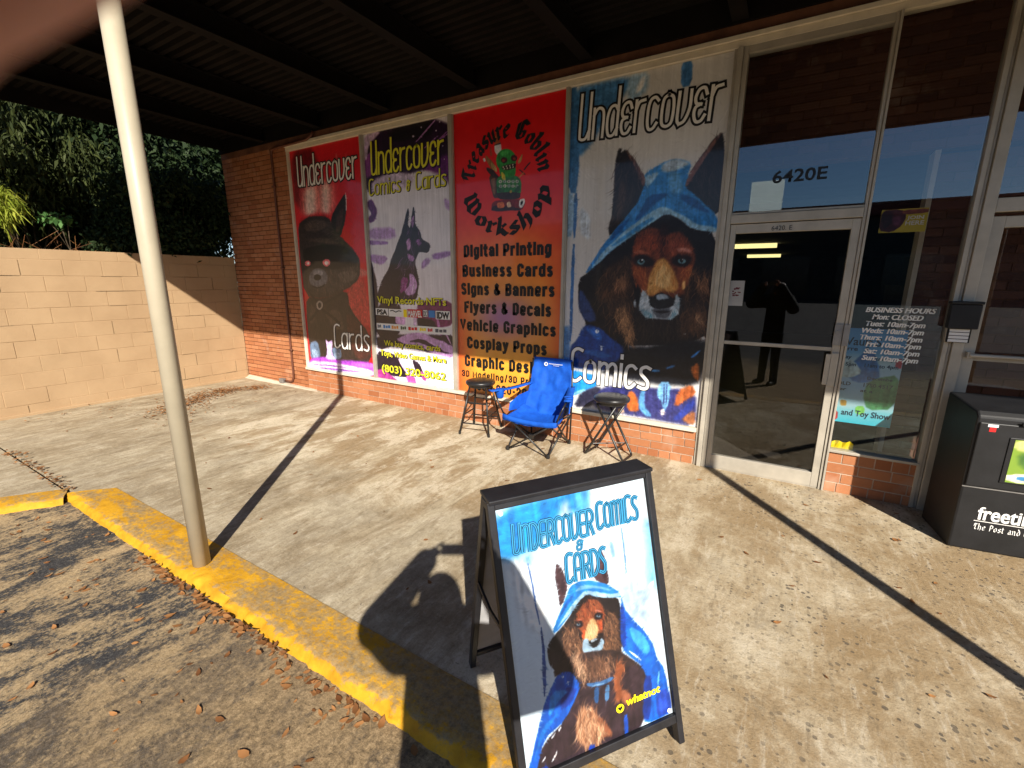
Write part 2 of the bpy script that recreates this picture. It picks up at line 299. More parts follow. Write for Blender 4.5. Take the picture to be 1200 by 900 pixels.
# ------------------------------------------------------------ painting printed artwork onto a fine mesh
def chaikin(P,it=1):
    for _ in range(it):
        Q=np.roll(P,-1,0); P=np.stack([P*.8+Q*.2,P*.2+Q*.8],1).reshape(-1,2)
    return P
def nz(shape,cells,seed):
    r=np.random.default_rng(seed); gy,gx=cells; G=r.random((gy+3,gx+3))
    y=np.linspace(0,gy,shape[0]); x=np.linspace(0,gx,shape[1]); iy=y.astype(int); ix=x.astype(int); fy=(y-iy)[:,None]; fx=(x-ix)[None]
    fy=fy*fy*(3-2*fy); fx=fx*fx*(3-2*fx)
    a=G[iy][:,ix]; b=G[iy][:,ix+1]; c=G[iy+1][:,ix]; d=G[iy+1][:,ix+1]
    return (a*(1-fx)+b*fx)*(1-fy)+(c*(1-fx)+d*fx)*fy-.5
class Canvas:
    def __init__(s,w,h,res,base,seed=1,warp=.012):
        s.w,s.h=w,h; s.nx=int(w/res)+1; s.ny=int(h/res)+1
        s.x,s.y=np.meshgrid(np.linspace(0,w,s.nx),np.linspace(0,h,s.ny)); sh=s.x.shape; s.seed=seed
        s.c=np.empty(sh+(3,)); s.c[:]=base
        def fb(sc,sd): return nz(sh,(max(2,int(h/sc)),max(2,int(w/sc))),sd)
        s.fb=fb
        s.wx=s.x+warp*(fb(.12,seed)+.6*fb(.05,seed+1)+.35*fb(.02,seed+2)); s.wy=s.y+warp*(fb(.12,seed+3)+.6*fb(.05,seed+4)+.35*fb(.02,seed+5))
        s.br=.6*fb(.035,seed+6)+.6*fb(.016,seed+7)
        s.st=nz(sh,(max(2,int(h/.25)),max(2,int(w/.012))),seed+8)
    def poly(s,pts,col,soft,sm=True):
        P=np.array(pts,float).reshape(-1,2)/1000*[s.w,s.h]
        if sm and len(P)>3: P=chaikin(P)
        m=soft*2+.01; b=(s.x[0]>P[:,0].min()-m-.03)&(s.x[0]<P[:,0].max()+m+.03); a=(s.y[:,0]>P[:,1].min()-m-.03)&(s.y[:,0]<P[:,1].max()+m+.03)
        if not a.any() or not b.any(): return
        ia=np.where(a)[0]; ib=np.where(b)[0]; sl=(slice(ia[0],ia[-1]+1),slice(ib[0],ib[-1]+1))
        X=s.wx[sl]; Y=s.wy[sl]; d2=np.full(X.shape,1e9); ins=np.zeros(X.shape,bool); n=len(P)
        for i in range(n):
            ax,ay=P[i]; bx,by=P[(i+1)%n]; ex,ey=bx-ax,by-ay; L=ex*ex+ey*ey+1e-12
            t=np.clip(((X-ax)*ex+(Y-ay)*ey)/L,0,1); dx=X-ax-t*ex; dy=Y-ay-t*ey; d2=np.minimum(d2,dx*dx+dy*dy)
            if ay!=by: ins^=((ay>Y)!=(by>Y))&(X<ex*(Y-ay)/ey+ax)
        d=np.sqrt(d2)*np.where(ins,-1,1); al=np.clip(.5-d/(2*soft),0,1); al=(al*al*(3-2*al))[...,None]
        k=1+.30*s.br[sl]+.22*s.st[sl]
        s.c[sl]=s.c[sl]*(1-al)+np.clip(np.array(col,float)*k[...,None]+10*s.br[sl][...,None],0,255)*al
    def items(s,L,unit):
        for col,soft,pts in L:
            if isinstance(soft,tuple): s.fur(pts,col,*soft)
            else: s.poly(pts,col,max(soft*unit,s.w/s.nx*.7))
    def fur(s,pts,cols,n,l,w,ang,spread):
        """thin hair strokes of mixed colours inside a region"""
        P=np.array(pts,float).reshape(-1,2)/1000*[s.w,s.h]; r=np.random.default_rng(len(pts)*7+n); res=s.w/(s.nx-1); lo,hi=P.min(0),P.max(0); k=0; tries=0
        while k<n and tries<n*8:
            tries+=1; x,y=lo+(hi-lo)*r.random(2); ins=False
            for i in range(len(P)):
                ax,ay=P[i]; bx,by=P[(i+1)%len(P)]
                if ay!=by and (ay>y)!=(by>y) and x<(bx-ax)*(y-ay)/(by-ay)+ax: ins=not ins
            if not ins: continue
            k+=1; a=math.radians(ang+r.normal(0,spread)+ (x-(lo[0]+hi[0])/2)/(hi[0]-lo[0])*-30); L=l*r.uniform(.5,1.3); ww=w*r.uniform(.6,1.3); q=int((L+ww)/res)+2; i=int(y/res); j=int(x/res)
            i0,i1,j0,j1=max(0,i-q),min(s.ny,i+q+1),max(0,j-q),min(s.nx,j+q+1)
            if i1<=i0 or j1<=j0: continue
            X=s.x[i0:i1,j0:j1]-x; Y=s.y[i0:i1,j0:j1]-y; u=X*math.cos(a)+Y*math.sin(a); v=-X*math.sin(a)+Y*math.cos(a)+.35*u*u/L*(1 if k%2 else -1)
            al=(np.clip(1.1-np.abs(v)/(ww*(1-.35*u/L)),0,1)*np.clip(1.3-np.abs(u)/L,0,1)*r.uniform(.5,.95))[...,None]
            c=np.array(cols[r.integers(0,len(cols))],float)*(1+r.normal(0,.10)); s.c[i0:i1,j0:j1]=s.c[i0:i1,j0:j1]*(1-al)+c*al
    def dabs(s,n,l,w,seed,fur=None,jit=.16):
        r=np.random.default_rng(seed); fld=3.14*(s.fb(.35,seed)*1.6); res=s.w/(s.nx-1); cs=s.c.copy()
        for _ in range(n):
            cx=r.uniform(0,s.w); cy=r.uniform(0,s.h); i=int(cy/res); j=int(cx/res)
            if i>=s.ny or j>=s.nx: continue
            a=1.57+fld[i,j]+r.normal(0,.35); L=l*r.uniform(.5,1.4); ww=w*r.uniform(.5,1.3); k=int((L+ww)/res)+2
            i0,i1,j0,j1=max(0,i-k),min(s.ny,i+k+1),max(0,j-k),min(s.nx,j+k+1)
            X=s.x[i0:i1,j0:j1]-cx; Y=s.y[i0:i1,j0:j1]-cy; u=X*math.cos(a)+Y*math.sin(a); v=-X*math.sin(a)+Y*math.cos(a)+.15*np.abs(u)
            al=(np.clip(1.2-np.abs(v)/ww,0,1)*np.clip(1.3-np.abs(u)/L,0,1)*r.uniform(.35,.9))[...,None]
            lum=cs[i,j].mean()/255; col=np.clip(cs[i,j]*(1+r.normal(0,jit*(1-.85*lum)))+r.normal(0,4),0,255); s.c[i0:i1,j0:j1]=s.c[i0:i1,j0:j1]*(1-al)+col*al
    def mesh(s,name,mat,parent,y=0.):
        V=np.stack([s.x.ravel()-s.w/2,np.full(s.x.size,y),s.h-s.y.ravel()],1); i=np.arange(s.nx*s.ny).reshape(s.ny,s.nx)
        F=np.stack([i[1:,:-1],i[1:,1:],i[:-1,1:],i[:-1,:-1]],-1).reshape(-1,4)
        c=np.ones((s.x.size,4)); c[:,:3]=lin(np.clip(s.c.reshape(-1,3),0,255)); return npmesh(name,V,F,mat,parent,c)
def lerpc(v,stops):
    v=np.asarray(v); ps=[p for p,_ in stops]; return np.stack([np.interp(v,ps,[c[k] for _,c in stops]) for k in range(3)],-1)
# ------------------------------------------------------------ lettering: built-in typeface, narrow drawn caps, broad-nib blackletter
XHT=.66   # x-height of the built-in typeface relative to its capitals
def textmesh(name,body,mat,parent,x0,x1,z0,zcap,y,bold=0.,shear=0.,fat=0.,xh=None):
    """flat text: spans x0..x1, baseline z0, cap height zcap-z0"""
    cu=bpy.data.curves.new(name,'FONT'); cu.body=body; cu.offset=bold; cu.shear=shear; cu.resolution_u=3
    o=bpy.data.objects.new(name,cu); COL.objects.link(o); bpy.context.view_layer.update()
    me=bpy.data.meshes.new_from_object(o.evaluated_get(bpy.context.evaluated_depsgraph_get())); bpy.data.objects.remove(o)
    n=len(me.vertices); co=np.empty(n*3,np.float32); me.vertices.foreach_get('co',co); co=co.reshape(-1,3)
    xa,xb=co[:,0].min(),co[:,0].max(); cap=.73
    zz=co[:,1]/cap
    if xh: zz=np.where(zz<0,zz,np.where(zz<XHT,zz*xh/XHT,np.where(zz<1,xh+(zz-XHT)*(1-xh)/(1-XHT),zz)))
    V=np.empty_like(co); V[:,0]=x0+(co[:,0]-xa)/(xb-xa)*(x1-x0); V[:,2]=z0+zz*(zcap-z0); V[:,1]=y
    me.vertices.foreach_set('co',V.ravel()); me.update(); me.materials.clear(); me.materials.append(mat)
    if fat:
        bm=bmesh.new(); bm.from_mesh(me); src=list(bm.verts)+list(bm.edges)+list(bm.faces)
        for k,dx in enumerate((-1,-.5,.5,1)):
            q=bmesh.ops.duplicate(bm,geom=src); bmesh.ops.translate(bm,vec=(dx*fat,-.00008*(k+1),0),verts=[e for e in q['geom'] if isinstance(e,bmesh.types.BMVert)])
        bm.to_mesh(me); bm.free()
    o=bpy.data.objects.new(name,me); COL.objects.link(o); o.parent=parent; return o
_S={'U':(1,[[(0,1),(0,.14),(.12,.02),(.45,.0),(.72,.04),(1,.2)],[(1,1),(1,0)]]),
'n':(1,[[(0,.64),(0,0)],[(0,.5),(.35,.63),(.8,.61),(1,.46),(1,0)]]),
'd':(1,[[(1,1),(1,0)],[(1,.52),(.7,.63),(.25,.6),(0,.42),(0,.18),(.2,.01),(.65,.0),(1,.14)]]),
'e':(.9,[[(1,.52),(.75,.64),(.25,.62),(0,.48),(.12,.36),(.55,.33)],[(.5,.33),(.08,.28),(0,.14),(.25,.0),(.7,.0),(1,.1)]]),
'r':(.75,[[(0,.64),(0,0)],[(0,.44),(.35,.6),(1,.63)]]),
'c':(.85,[[(1,.57),(.65,.64),(.2,.6),(0,.44),(0,.16),(.22,.0),(.65,.0),(1,.1)]]),
'o':(1,[[(.5,.64),(.12,.58),(0,.42),(0,.2),(.12,.05),(.5,0),(.88,.05),(1,.2),(1,.42),(.88,.58),(.5,.64)]]),
'v':(1,[[(0,.64),(0,.12),(.2,.0)],[(.2,.0),(.65,.06),(1,.3),(1,.64)]]),
'C':(.95,[[(1,.96),(.6,1),(.2,.95),(0,.78),(0,.16),(.2,.0),(.6,.0),(1,.1)]]),
'm':(1.6,[[(0,.64),(0,0)],[(0,.5),(.2,.62),(.42,.6),(.5,.46),(.5,0)],[(.5,.5),(.72,.63),(.92,.6),(1,.46),(1,0)]]),
'i':(.12,[[(.5,.64),(.5,0)],[(.5,.84),(.5,.9)]]),
's':(.85,[[(1,.6),(.6,.64),(.15,.58),(.12,.44),(.5,.33),(.9,.2),(.88,.05),(.5,0),(0,.04)]]),
'a':(1,[[(1,.64),(1,0)],[(1,.52),(.7,.63),(.25,.6),(0,.42),(0,.18),(.2,.01),(.65,.0),(1,.14)]]),
'&':(.7,[[(1,.5),(.5,.6),(.15,.5),(.3,.34),(.9,.32)],[(.35,.34),(.0,.22),(.1,.03),(.5,.0),(.75,.1),(.75,.42)]]),
# small capitals of the board sign
'N':(1,[[(0,.9),(0,0)],[(0,.78),(.3,.9),(.75,.9),(1,.75),(1,0)]]),
'D':(1,[[(0,.9),(0,0)],[(0,.9),(.55,.88),(1,.65),(1,.25),(.55,.02),(0,0)]]),
'E':(.85,[[(1,.9),(.3,.9),(0,.75),(0,.15),(.3,0),(1,0)],[(0,.46),(.8,.46)]]),
'R':(.95,[[(0,.9),(0,0)],[(0,.9),(.6,.9),(1,.75),(1,.55),(.6,.44),(0,.42)],[(.5,.42),(1,0)]]),
'K':(.85,[[(1,.86),(.6,.9),(.2,.86),(0,.7),(0,.14),(.2,.0),(.6,.0),(1,.1)]]),
'O':(1,[[(.5,.9),(.12,.82),(0,.65),(0,.25),(.12,.07),(.5,0),(.88,.07),(1,.25),(1,.65),(.88,.82),(.5,.9)]]),
'V':(1,[[(0,.9),(0,.2),(.15,.0)],[(.15,.0),(.6,.04),(1,.3),(1,.9)]]),
'M':(1.5,[[(0,.9),(0,0)],[(0,.78),(.2,.9),(.42,.88),(.5,.72),(.5,0)],[(.5,.78),(.72,.9),(.92,.88),(1,.72),(1,0)]]),
'I':(.1,[[(.5,.9),(.5,0)]]),
'S':(.85,[[(1,.86),(.6,.9),(.15,.82),(.1,.66),(.5,.5),(.95,.32),(.92,.08),(.5,0),(0,.05)]]),
'A':(1,[[(0,0),(0,.65),(.25,.9),(.7,.9),(1,.7),(1,0)],[(0,.36),(1,.36)]]),
' ':(.6,[])}
def smooth(P,k=5):
    P=np.array(P,float)
    if len(P)<3: return P
    E=np.vstack([2*P[0]-P[1],P,2*P[-1]-P[-2]]); out=[]
    for i in range(1,len(E)-2):
        for t in np.linspace(0,1,k,endpoint=False):
            a,b,c,d=E[i-1:i+3]; out.append(.5*((2*b)+(c-a)*t+(2*a-5*b+4*c-d)*t*t+(3*b-a-3*c+d)*t**3))
    return np.array(out+[P[-1]])
def ribbon(mb,P,hw,y,cap=1.):
    P=np.array(P); 
    if cap:
        d0=P[0]-P[1]; d1=P[-1]-P[-2]; P=np.vstack([P[0]+d0/np.hypot(*d0)*hw*cap,P,P[-1]+d1/np.hypot(*d1)*hw*cap])
    T=np.gradient(P,axis=0); T/=np.hypot(T[:,0],T[:,1])[:,None]+1e-9; N=np.stack([-T[:,1],T[:,0]],1)
    A=P+N*hw; B=P-N*hw; n=len(P)
    mb.add([(a[0],y,a[1]) for a in A]+[(b[0],y,b[1]) for b in B],[(i,i+1,n+i+1,n+i) for i in range(n-1)])
def strokes(text,x0,x1,z0,zc,gap=.35,slant=0.,wl=.24):
    """polylines of narrow drawn letters filling x0..x1, cap height zc-z0"""
    H=zc-z0; adv=[]; x=0
    for ch in text: w=_S[ch][0]; adv.append((x,w)); x+=w+gap
    tot=x-gap; k=(x1-x0)/tot; out=[]
    for ch,(ax,w) in zip(text,adv):
        for pl in _S[ch][1]:
            out.append(smooth([(x0+(ax+px*w)*k+slant*pz*H,z0+pz*H) for px,pz in pl]))
    return out
def lettering(name,lines,parent,y,layers):
    """layers: (material, half width, grow-offset in y); one mesh per layer, strokes stacked 0.05 mm apart"""
    for mat,hw,dy,dx,dz in layers:
        mb=MB(); k=0
        for pl in lines: ribbon(mb,pl+np.array([dx,dz]),hw,y-dy-.00006*k); k+=1
        mb.build(name,mat,parent)
# heavy condensed letters of the service list
_z,_t,_c,_w=.085,.70,.915,.25
_lp=lambda x0,x1,a,b:[((x0+x1)/2,b),(x0+.07,b),(x0,b-.09),(x0,a+.09),(x0+.07,a),(x1-.07,a),(x1,a+.09),(x1,b-.09),(x1-.07,b),((x0+x1)/2,b)]
_I={'D':(.27,[[(0,_z),(0,_c),(.17,_c),(.27,_c-.12),(.27,_z+.12),(.17,_z),(0,_z)]]),'i':(0,[[(0,_z),(0,_t)],[(0,.90),(0,.93)]]),'g':(_w,[_lp(0,_w,_z,_t),[(_w,_t),(_w,-.04),(_w-.07,-.13),(.02,-.13)]]),
't':(.14,[[(.04,.93),(.04,_z+.06),(.09,_z),(.15,_z)],[(-.05,_t),(.15,_t)]]),'a':(_w,[[(0,_t-.14),(.06,_t),(_w-.07,_t),(_w,_t-.09),(_w,_z)],[(_w,.42),(.07,.38),(0,.29),(0,_z+.07),(.07,_z),(_w,_z+.08)]]),'l':(0,[[(0,_z),(0,_c)]]),
'P':(.27,[[(0,_z),(0,_c),(.2,_c),(.27,_c-.1),(.27,.52),(.2,.42),(0,.42)]]),'r':(.15,[[(0,_z),(0,_t)],[(0,_t-.14),(.08,_t),(.16,_t)]]),'n':(_w,[[(0,_z),(0,_t)],[(0,_t-.1),(.08,_t),(.18,_t),(_w,_t-.1),(_w,_z)]]),
'B':(.27,[[(0,_z),(0,_c),(.18,_c),(.26,_c-.1),(.26,.62),(.18,.52),(0,.52)],[(.18,.52),(.27,.42),(.27,_z+.1),(.18,_z),(0,_z)]]),'u':(_w,[[(0,_t),(0,_z+.1),(.08,_z),(.17,_z),(_w,_z+.1)],[(_w,_t),(_w,_z)]]),
's':(.22,[[(.22,_t-.13),(.16,_t),(.06,_t),(0,_t-.09),(.03,.46),(.19,.34),(.22,.2),(.16,_z),(.06,_z),(0,_z+.12)]]),'e':(_w,[[(0,.39),(_w,.39),(_w,_t-.09),(_w-.07,_t),(.07,_t),(0,_t-.09),(0,_z+.09),(.07,_z),(_w-.07,_z),(_w,_z+.13)]]),
'C':(.27,[[(.27,.64),(.27,_c-.1),(.2,_c),(.07,_c),(0,_c-.1),(0,_z+.1),(.07,_z),(.2,_z),(.27,_z+.1),(.27,.36)]]),'d':(_w,[_lp(0,_w,_z,_t),[(_w,_z),(_w,_c)]]),
'S':(.26,[[(.26,_c-.17),(.19,_c),(.07,_c),(0,_c-.1),(.02,.60),(.24,.42),(.26,_z+.1),(.19,_z),(.07,_z),(0,_z+.17)]]),'&':(.3,[[(.32,_z),(.06,.68),(.05,.82),(.12,_c),(.2,.82),(.17,.66),(.0,.38),(.0,.2),(.09,_z),(.19,_z),(.31,.42)]]),
'F':(.22,[[(0,_z),(0,_c),(.23,_c)],[(0,.52),(.19,.52)]]),'y':(.26,[[(0,_t),(.13,.14)],[(.26,_t),(.13,.1),(.08,-.1),(-.02,-.13)]]),'V':(.3,[[(0,_c),(.15,_z),(.3,_c)]]),'h':(_w,[[(0,_z),(0,_c)],[(0,_t-.1),(.08,_t),(.18,_t),(_w,_t-.1),(_w,_z)]]),
'c':(.23,[[(.23,_t-.16),(.23,_t-.09),(.16,_t),(.07,_t),(0,_t-.09),(0,_z+.09),(.07,_z),(.16,_z),(.23,_z+.09),(.23,_z+.17)]]),'G':(.28,[[(.27,.66),(.27,_c-.1),(.2,_c),(.07,_c),(0,_c-.1),(0,_z+.1),(.07,_z),(.2,_z),(.28,_z+.1),(.28,.42),(.16,.42)]]),
'p':(_w,[_lp(0,_w,_z,_t),[(0,_t),(0,-.18)]]),'o':(_w,[_lp(0,_w,_z,_t)]),'M':(.4,[[(0,_z),(0,_c),(.2,.3),(.4,_c),(.4,_z)]]),'3':(.26,[[(0,.70),(.01,_c-.08),(.08,_c),(.19,_c),(.26,_c-.1),(.26,.6),(.18,.51),(.1,.51)],[(.18,.51),(.26,.42),(.26,_z+.1),(.19,_z),(.08,_z),(0,_z+.1),(0,.3)]]),
'0':(.26,[_lp(0,.26,_z,_c)]),'8':(.26,[_lp(0,.26,_z,.5),_lp(.01,.25,.5,_c)]),'2':(.26,[[(0,.7),(0,_c-.1),(.08,_c),(.19,_c),(.26,_c-.1),(.26,.6),(.02,_z),(.28,_z)]]),'9':(.26,[_lp(0,.26,.42,_c),[(.26,.6),(.26,_z+.1),(.19,_z),(.02,_z)]]),'1':(.06,[[(.06,_c),(.06,_z)],[(-.03,.8),(.06,_c)]]),'-':(.1,[[(0,.42),(.1,.42)]]),'/':(.18,[[(0,0),(.18,1)]]),' ':(.02,[])}
def heavy(name,text,mat,parent,x0,x1,z0,zc,y,hwf=.118,gap=.27):
    H=zc-z0; x=0; adv=[]
    for ch in text: adv.append(x); x+=_I[ch][0]+gap
    k=(x1-x0)/(x-gap+.20); mb=MB(); q=0
    for ch,ax in zip(text,adv):
        for pl in _I[ch][1]:
            P=np.array([(x0+(ax+a+.10)*k,z0+b*H) for a,b in pl]); ribbon(mb,P,hwf*H*(.5+.5*min(1.3,k/H)),y-.00006*q,.75 if len(pl)<9 else 0); q+=1
    return mb.build(name,mat,parent)
_B={'T':(.62,[[(.0,.8),(.14,.95),(.62,.9)],[(.36,.92),(.3,.12),(.42,0),(.62,.12)],[(.16,.9),(.1,.5)]]),
'r':(.45,[[(.06,.62),(.15,.52),(.15,.06),(.26,0)],[(.15,.48),(.36,.64),(.45,.52)]]),
'e':(.5,[[(.12,.32),(.46,.42),(.46,.54),(.3,.64),(.12,.5),(.12,.1),(.26,0),(.48,.1)]]),
'a':(.55,[[(.12,.52),(.3,.64),(.44,.52),(.44,.06),(.54,0)],[(.44,.36),(.14,.28),(.12,.08),(.26,0),(.44,.1)]]),
's':(.5,[[(.46,.54),(.3,.64),(.12,.52),(.16,.38),(.44,.26),(.44,.08),(.26,0),(.08,.1)]]),
'u':(.58,[[(.06,.62),(.14,.52),(.14,.1),(.26,0),(.45,.12)],[(.45,.64),(.45,.06),(.56,0)]]),
'G':(.78,[[(.70,.86),(.34,1),(.1,.8),(.1,.15),(.32,0),(.64,.12),(.64,.46),(.44,.44)],[(.34,.92),(.34,.14)]]),
'o':(.56,[[(.12,.5),(.3,.64),(.48,.5),(.48,.12),(.3,0),(.12,.12),(.12,.5)]]),
'b':(.56,[[(.06,1.02),(.13,.92),(.13,.1),(.3,0),(.48,.12),(.48,.5),(.3,.62),(.13,.5)]]),
'l':(.3,[[(.06,1.02),(.13,.92),(.13,.1),(.26,0)]]),
'i':(.3,[[(.05,.62),(.14,.52),(.14,.06),(.26,0)],[(.1,.82),(.18,.9)]]),
'n':(.6,[[(.05,.62),(.13,.52),(.13,0)],[(.13,.5),(.32,.64),(.46,.52),(.46,.06),(.56,0)]]),
'W':(.9,[[(.02,1),(.12,.88),(.1,.15),(.26,0),(.44,.15)],[(.34,1),(.44,.88),(.44,.15),(.6,0),(.8,.15),(.8,.8),(.62,1)]]),
'k':(.55,[[(.06,1.02),(.13,.92),(.13,0)],[(.13,.42),(.34,.62),(.45,.5),(.2,.34),(.42,.08),(.54,0)]]),
'h':(.58,[[(.06,1.02),(.13,.92),(.13,0)],[(.13,.5),(.32,.64),(.46,.5),(.46,.05),(.36,-.14)]]),
'p':(.56,[[(.05,.64),(.13,.52),(.13,-.28)],[(.13,.5),(.32,.64),(.48,.5),(.48,.1),(.3,0),(.13,.08)]]),
'P':(.62,[[(.18,.95),(.18,.0)],[(.0,.82),(.22,1),(.55,.85),(.55,.52),(.2,.42)]]),
't':(.36,[[(.14,.88),(.14,.08),(.28,0)],[(.0,.62),(.32,.62)]]),
'd':(.56,[[(.48,.5),(.3,.62),(.12,.5),(.12,.12),(.3,0),(.48,.12),(.48,.6),(.2,1)]]),
'C':(.66,[[(.6,.82),(.34,1),(.1,.8),(.1,.15),(.32,0),(.62,.14)],[(.34,.95),(.34,.1)]]),
' ':(.4,[])}
def nib(mb,P,y,nx,nz_,f):
    v=np.array([nx,nz_]); 
    for a,b in zip(P[:-1],P[1:]):
        a=np.array(a); b=np.array(b); d=b-a; s=d[0]*v[1]-d[1]*v[0]
        q=[a+v,b+v,b-v,a-v]
        if abs(s)<1e-4: q=[a+v,b+v,b+v*[1,-1]*.3,b-v,a-v,a-v*[1,-1]*.3]
        w=[f(*p) for p in q]; mb.add([(p[0],y-.00004*(len(mb.f)%60),p[1]) for p in w],[tuple(range(len(w)))])
def blackletter(name,text,mat,parent,y,f,unit_w,nibw=.105):
    mb=MB(); x=0
    for ch in text:
        w,pls=_B[ch]
        for pl in pls: nib(mb,[(x+a,b) for a,b in pl],y,nibw*.72,nibw*.62,f)
        x+=w+.1
    return mb.build(name,mat,parent)
def blen(text): return sum(_B[c][0]+.1 for c in text)-.1
